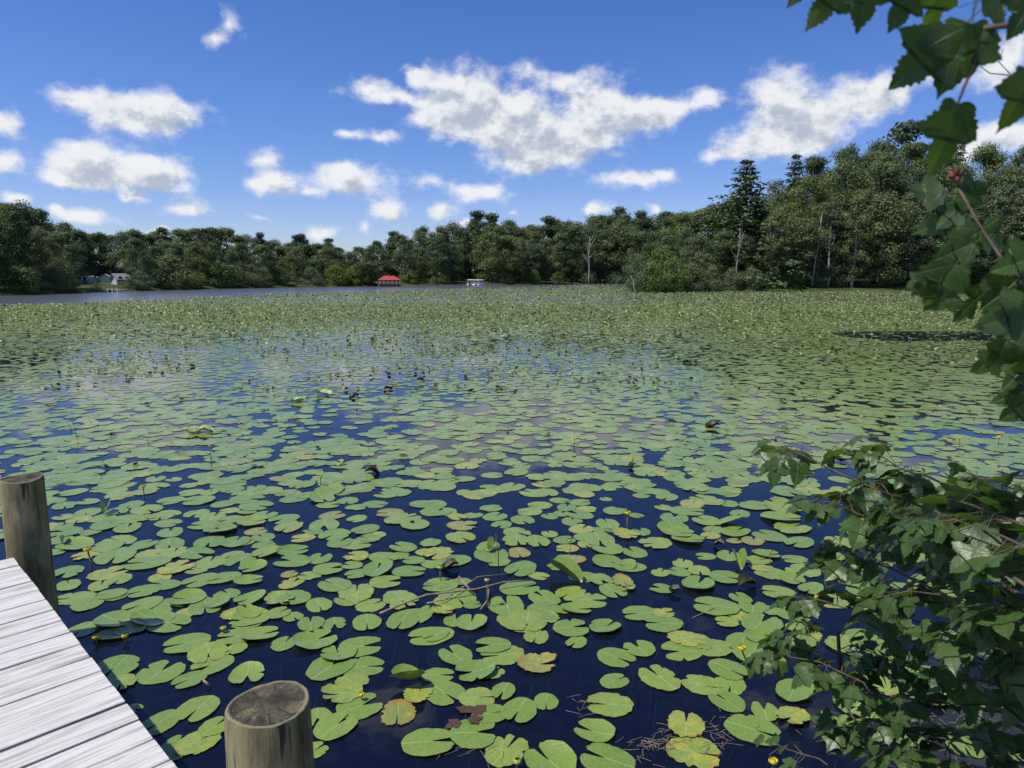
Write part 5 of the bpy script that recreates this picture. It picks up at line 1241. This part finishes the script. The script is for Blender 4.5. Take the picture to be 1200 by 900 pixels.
for q in [(1180,400,1.06,42,240,1.2,.2,0,0),(1195,405,1.05,48,265,1.2,.1,0,1),(1170,418,1.08,36,220,1.3,.2,0,2),(1200,430,1.05,42,230,1.1,.0,0,3),(1210,455,1.05,46,205,1.2,.2,0,4),(1205,470,1.05,42,225,1.3,.2,0,5),(1215,420,1.04,50,255,1.2,.1,0,7),(1190,440,1.06,34,280,1.2,.3,1,2),(1120,345,.93,34,215,1.2,.2,0,2),(1100,335,.93,36,262,1.2,.1,0,4),(1150,335,.92,36,250,1.2,.3,0,1),(1165,350,.92,38,285,1.2,.0,0,6),(1140,355,.92,34,230,1.3,.3,0,3),(1185,365,.9,40,255,1.2,.2,0,0),(1085,330,.94,30,200,1.2,.1,1,5)]:
    leaf_at(b3, *q)
# reddish bud cluster at the bough end
V = []; F = []
p = atd(1121, 207, .93) - mo; a = Acc(); rs = random.Random(2)
for i in range(9):
    d_ = Vector((rs.uniform(-1, 1), rs.uniform(-1, 1), rs.uniform(-.6, 1))).normalized() * .006
    a.tube([p + d_ * .2, p + d_ * 1.0, p + d_ * 1.9 + Vector((0, 0, .002))], [.003, .0045, .001], 6)
a.mk('bud_cluster', m_simple('bud_red', (.18, .05, .035), .6, 60, (.10, .03, .02)), mapl, smooth=True)
# fine bare twigs at the right edge
Acc().tube([atd(1215, 95, 1.2) - mo, atd(1185, 88, 1.2) - mo, atd(1170, 72, 1.2) - mo, atd(1176, 58, 1.2) - mo], [.0012, .001, .0009, .0006], 4).mk('twig', M_TWIG, mapl)
Acc().tube([atd(1182, 88, 1.2) - mo, atd(1160, 86, 1.2) - mo, atd(1149, 78, 1.2) - mo, atd(1152, 66, 1.2) - mo], [.001, .001, .0009, .0006], 4).mk('twig', M_TWIG, mapl)
Acc().tube([atd(1215, 40, 1.2) - mo, atd(1180, 28, 1.2) - mo, atd(1166, 8, 1.2) - mo], [.0014, .001, .0006], 4).mk('twig', M_TWIG, mapl)
# the crown above, out of the frame, throws the shade on the sapling
rg = np.random.default_rng(8); cen = []; nr = []; limbs = Acc()
for i in range(190):
    c = np.array([rg.uniform(-.9, 5.2), rg.uniform(-2.2, 3.3), rg.uniform(4.0, 7.2)])
    if math.hypot((c[0] - 2.15) / 3.1, (c[1] - .55) / 2.9) > 1: continue
    r_ = rg.uniform(.35, .6); k_ = 200; d = unit(rg.normal(size=(k_, 3))); cen.append(c + d * r_ * rg.uniform(.3, 1.1, k_)[:, None] * [1.1, 1.1, .6]); nr.append(unit(d * .4 + [[0, 0, 1]] + rg.normal(size=(k_, 3)) * .4))
    if i % 3 == 0: limbs.tube([(-.15, .1, 2.6 + rg.uniform(0, 1.2)), ((c[0] - mo.x) * .5, (c[1] - mo.y) * .5, (c[2] - .25) * .75), (c[0] - mo.x, c[1] - mo.y, c[2] - .25)], [.05, .03, .01], 5, cap=False)
cen = np.concatenate(cen) - np.array([[mo.x, mo.y, mo.z]]); nr = np.concatenate(nr)
V = leaf_quads(cen, nr, rg.uniform(.045, .07, len(cen)), rg)
link(mesh_np('crown', V, 4, None, np.repeat(rg.random(len(cen)), 4), M_FOL), 'crown', mapl)
limbs.mk('limb', M_BARK, mapl)
print('sapling leaves', nleaf[0], 'pads', len(pads))
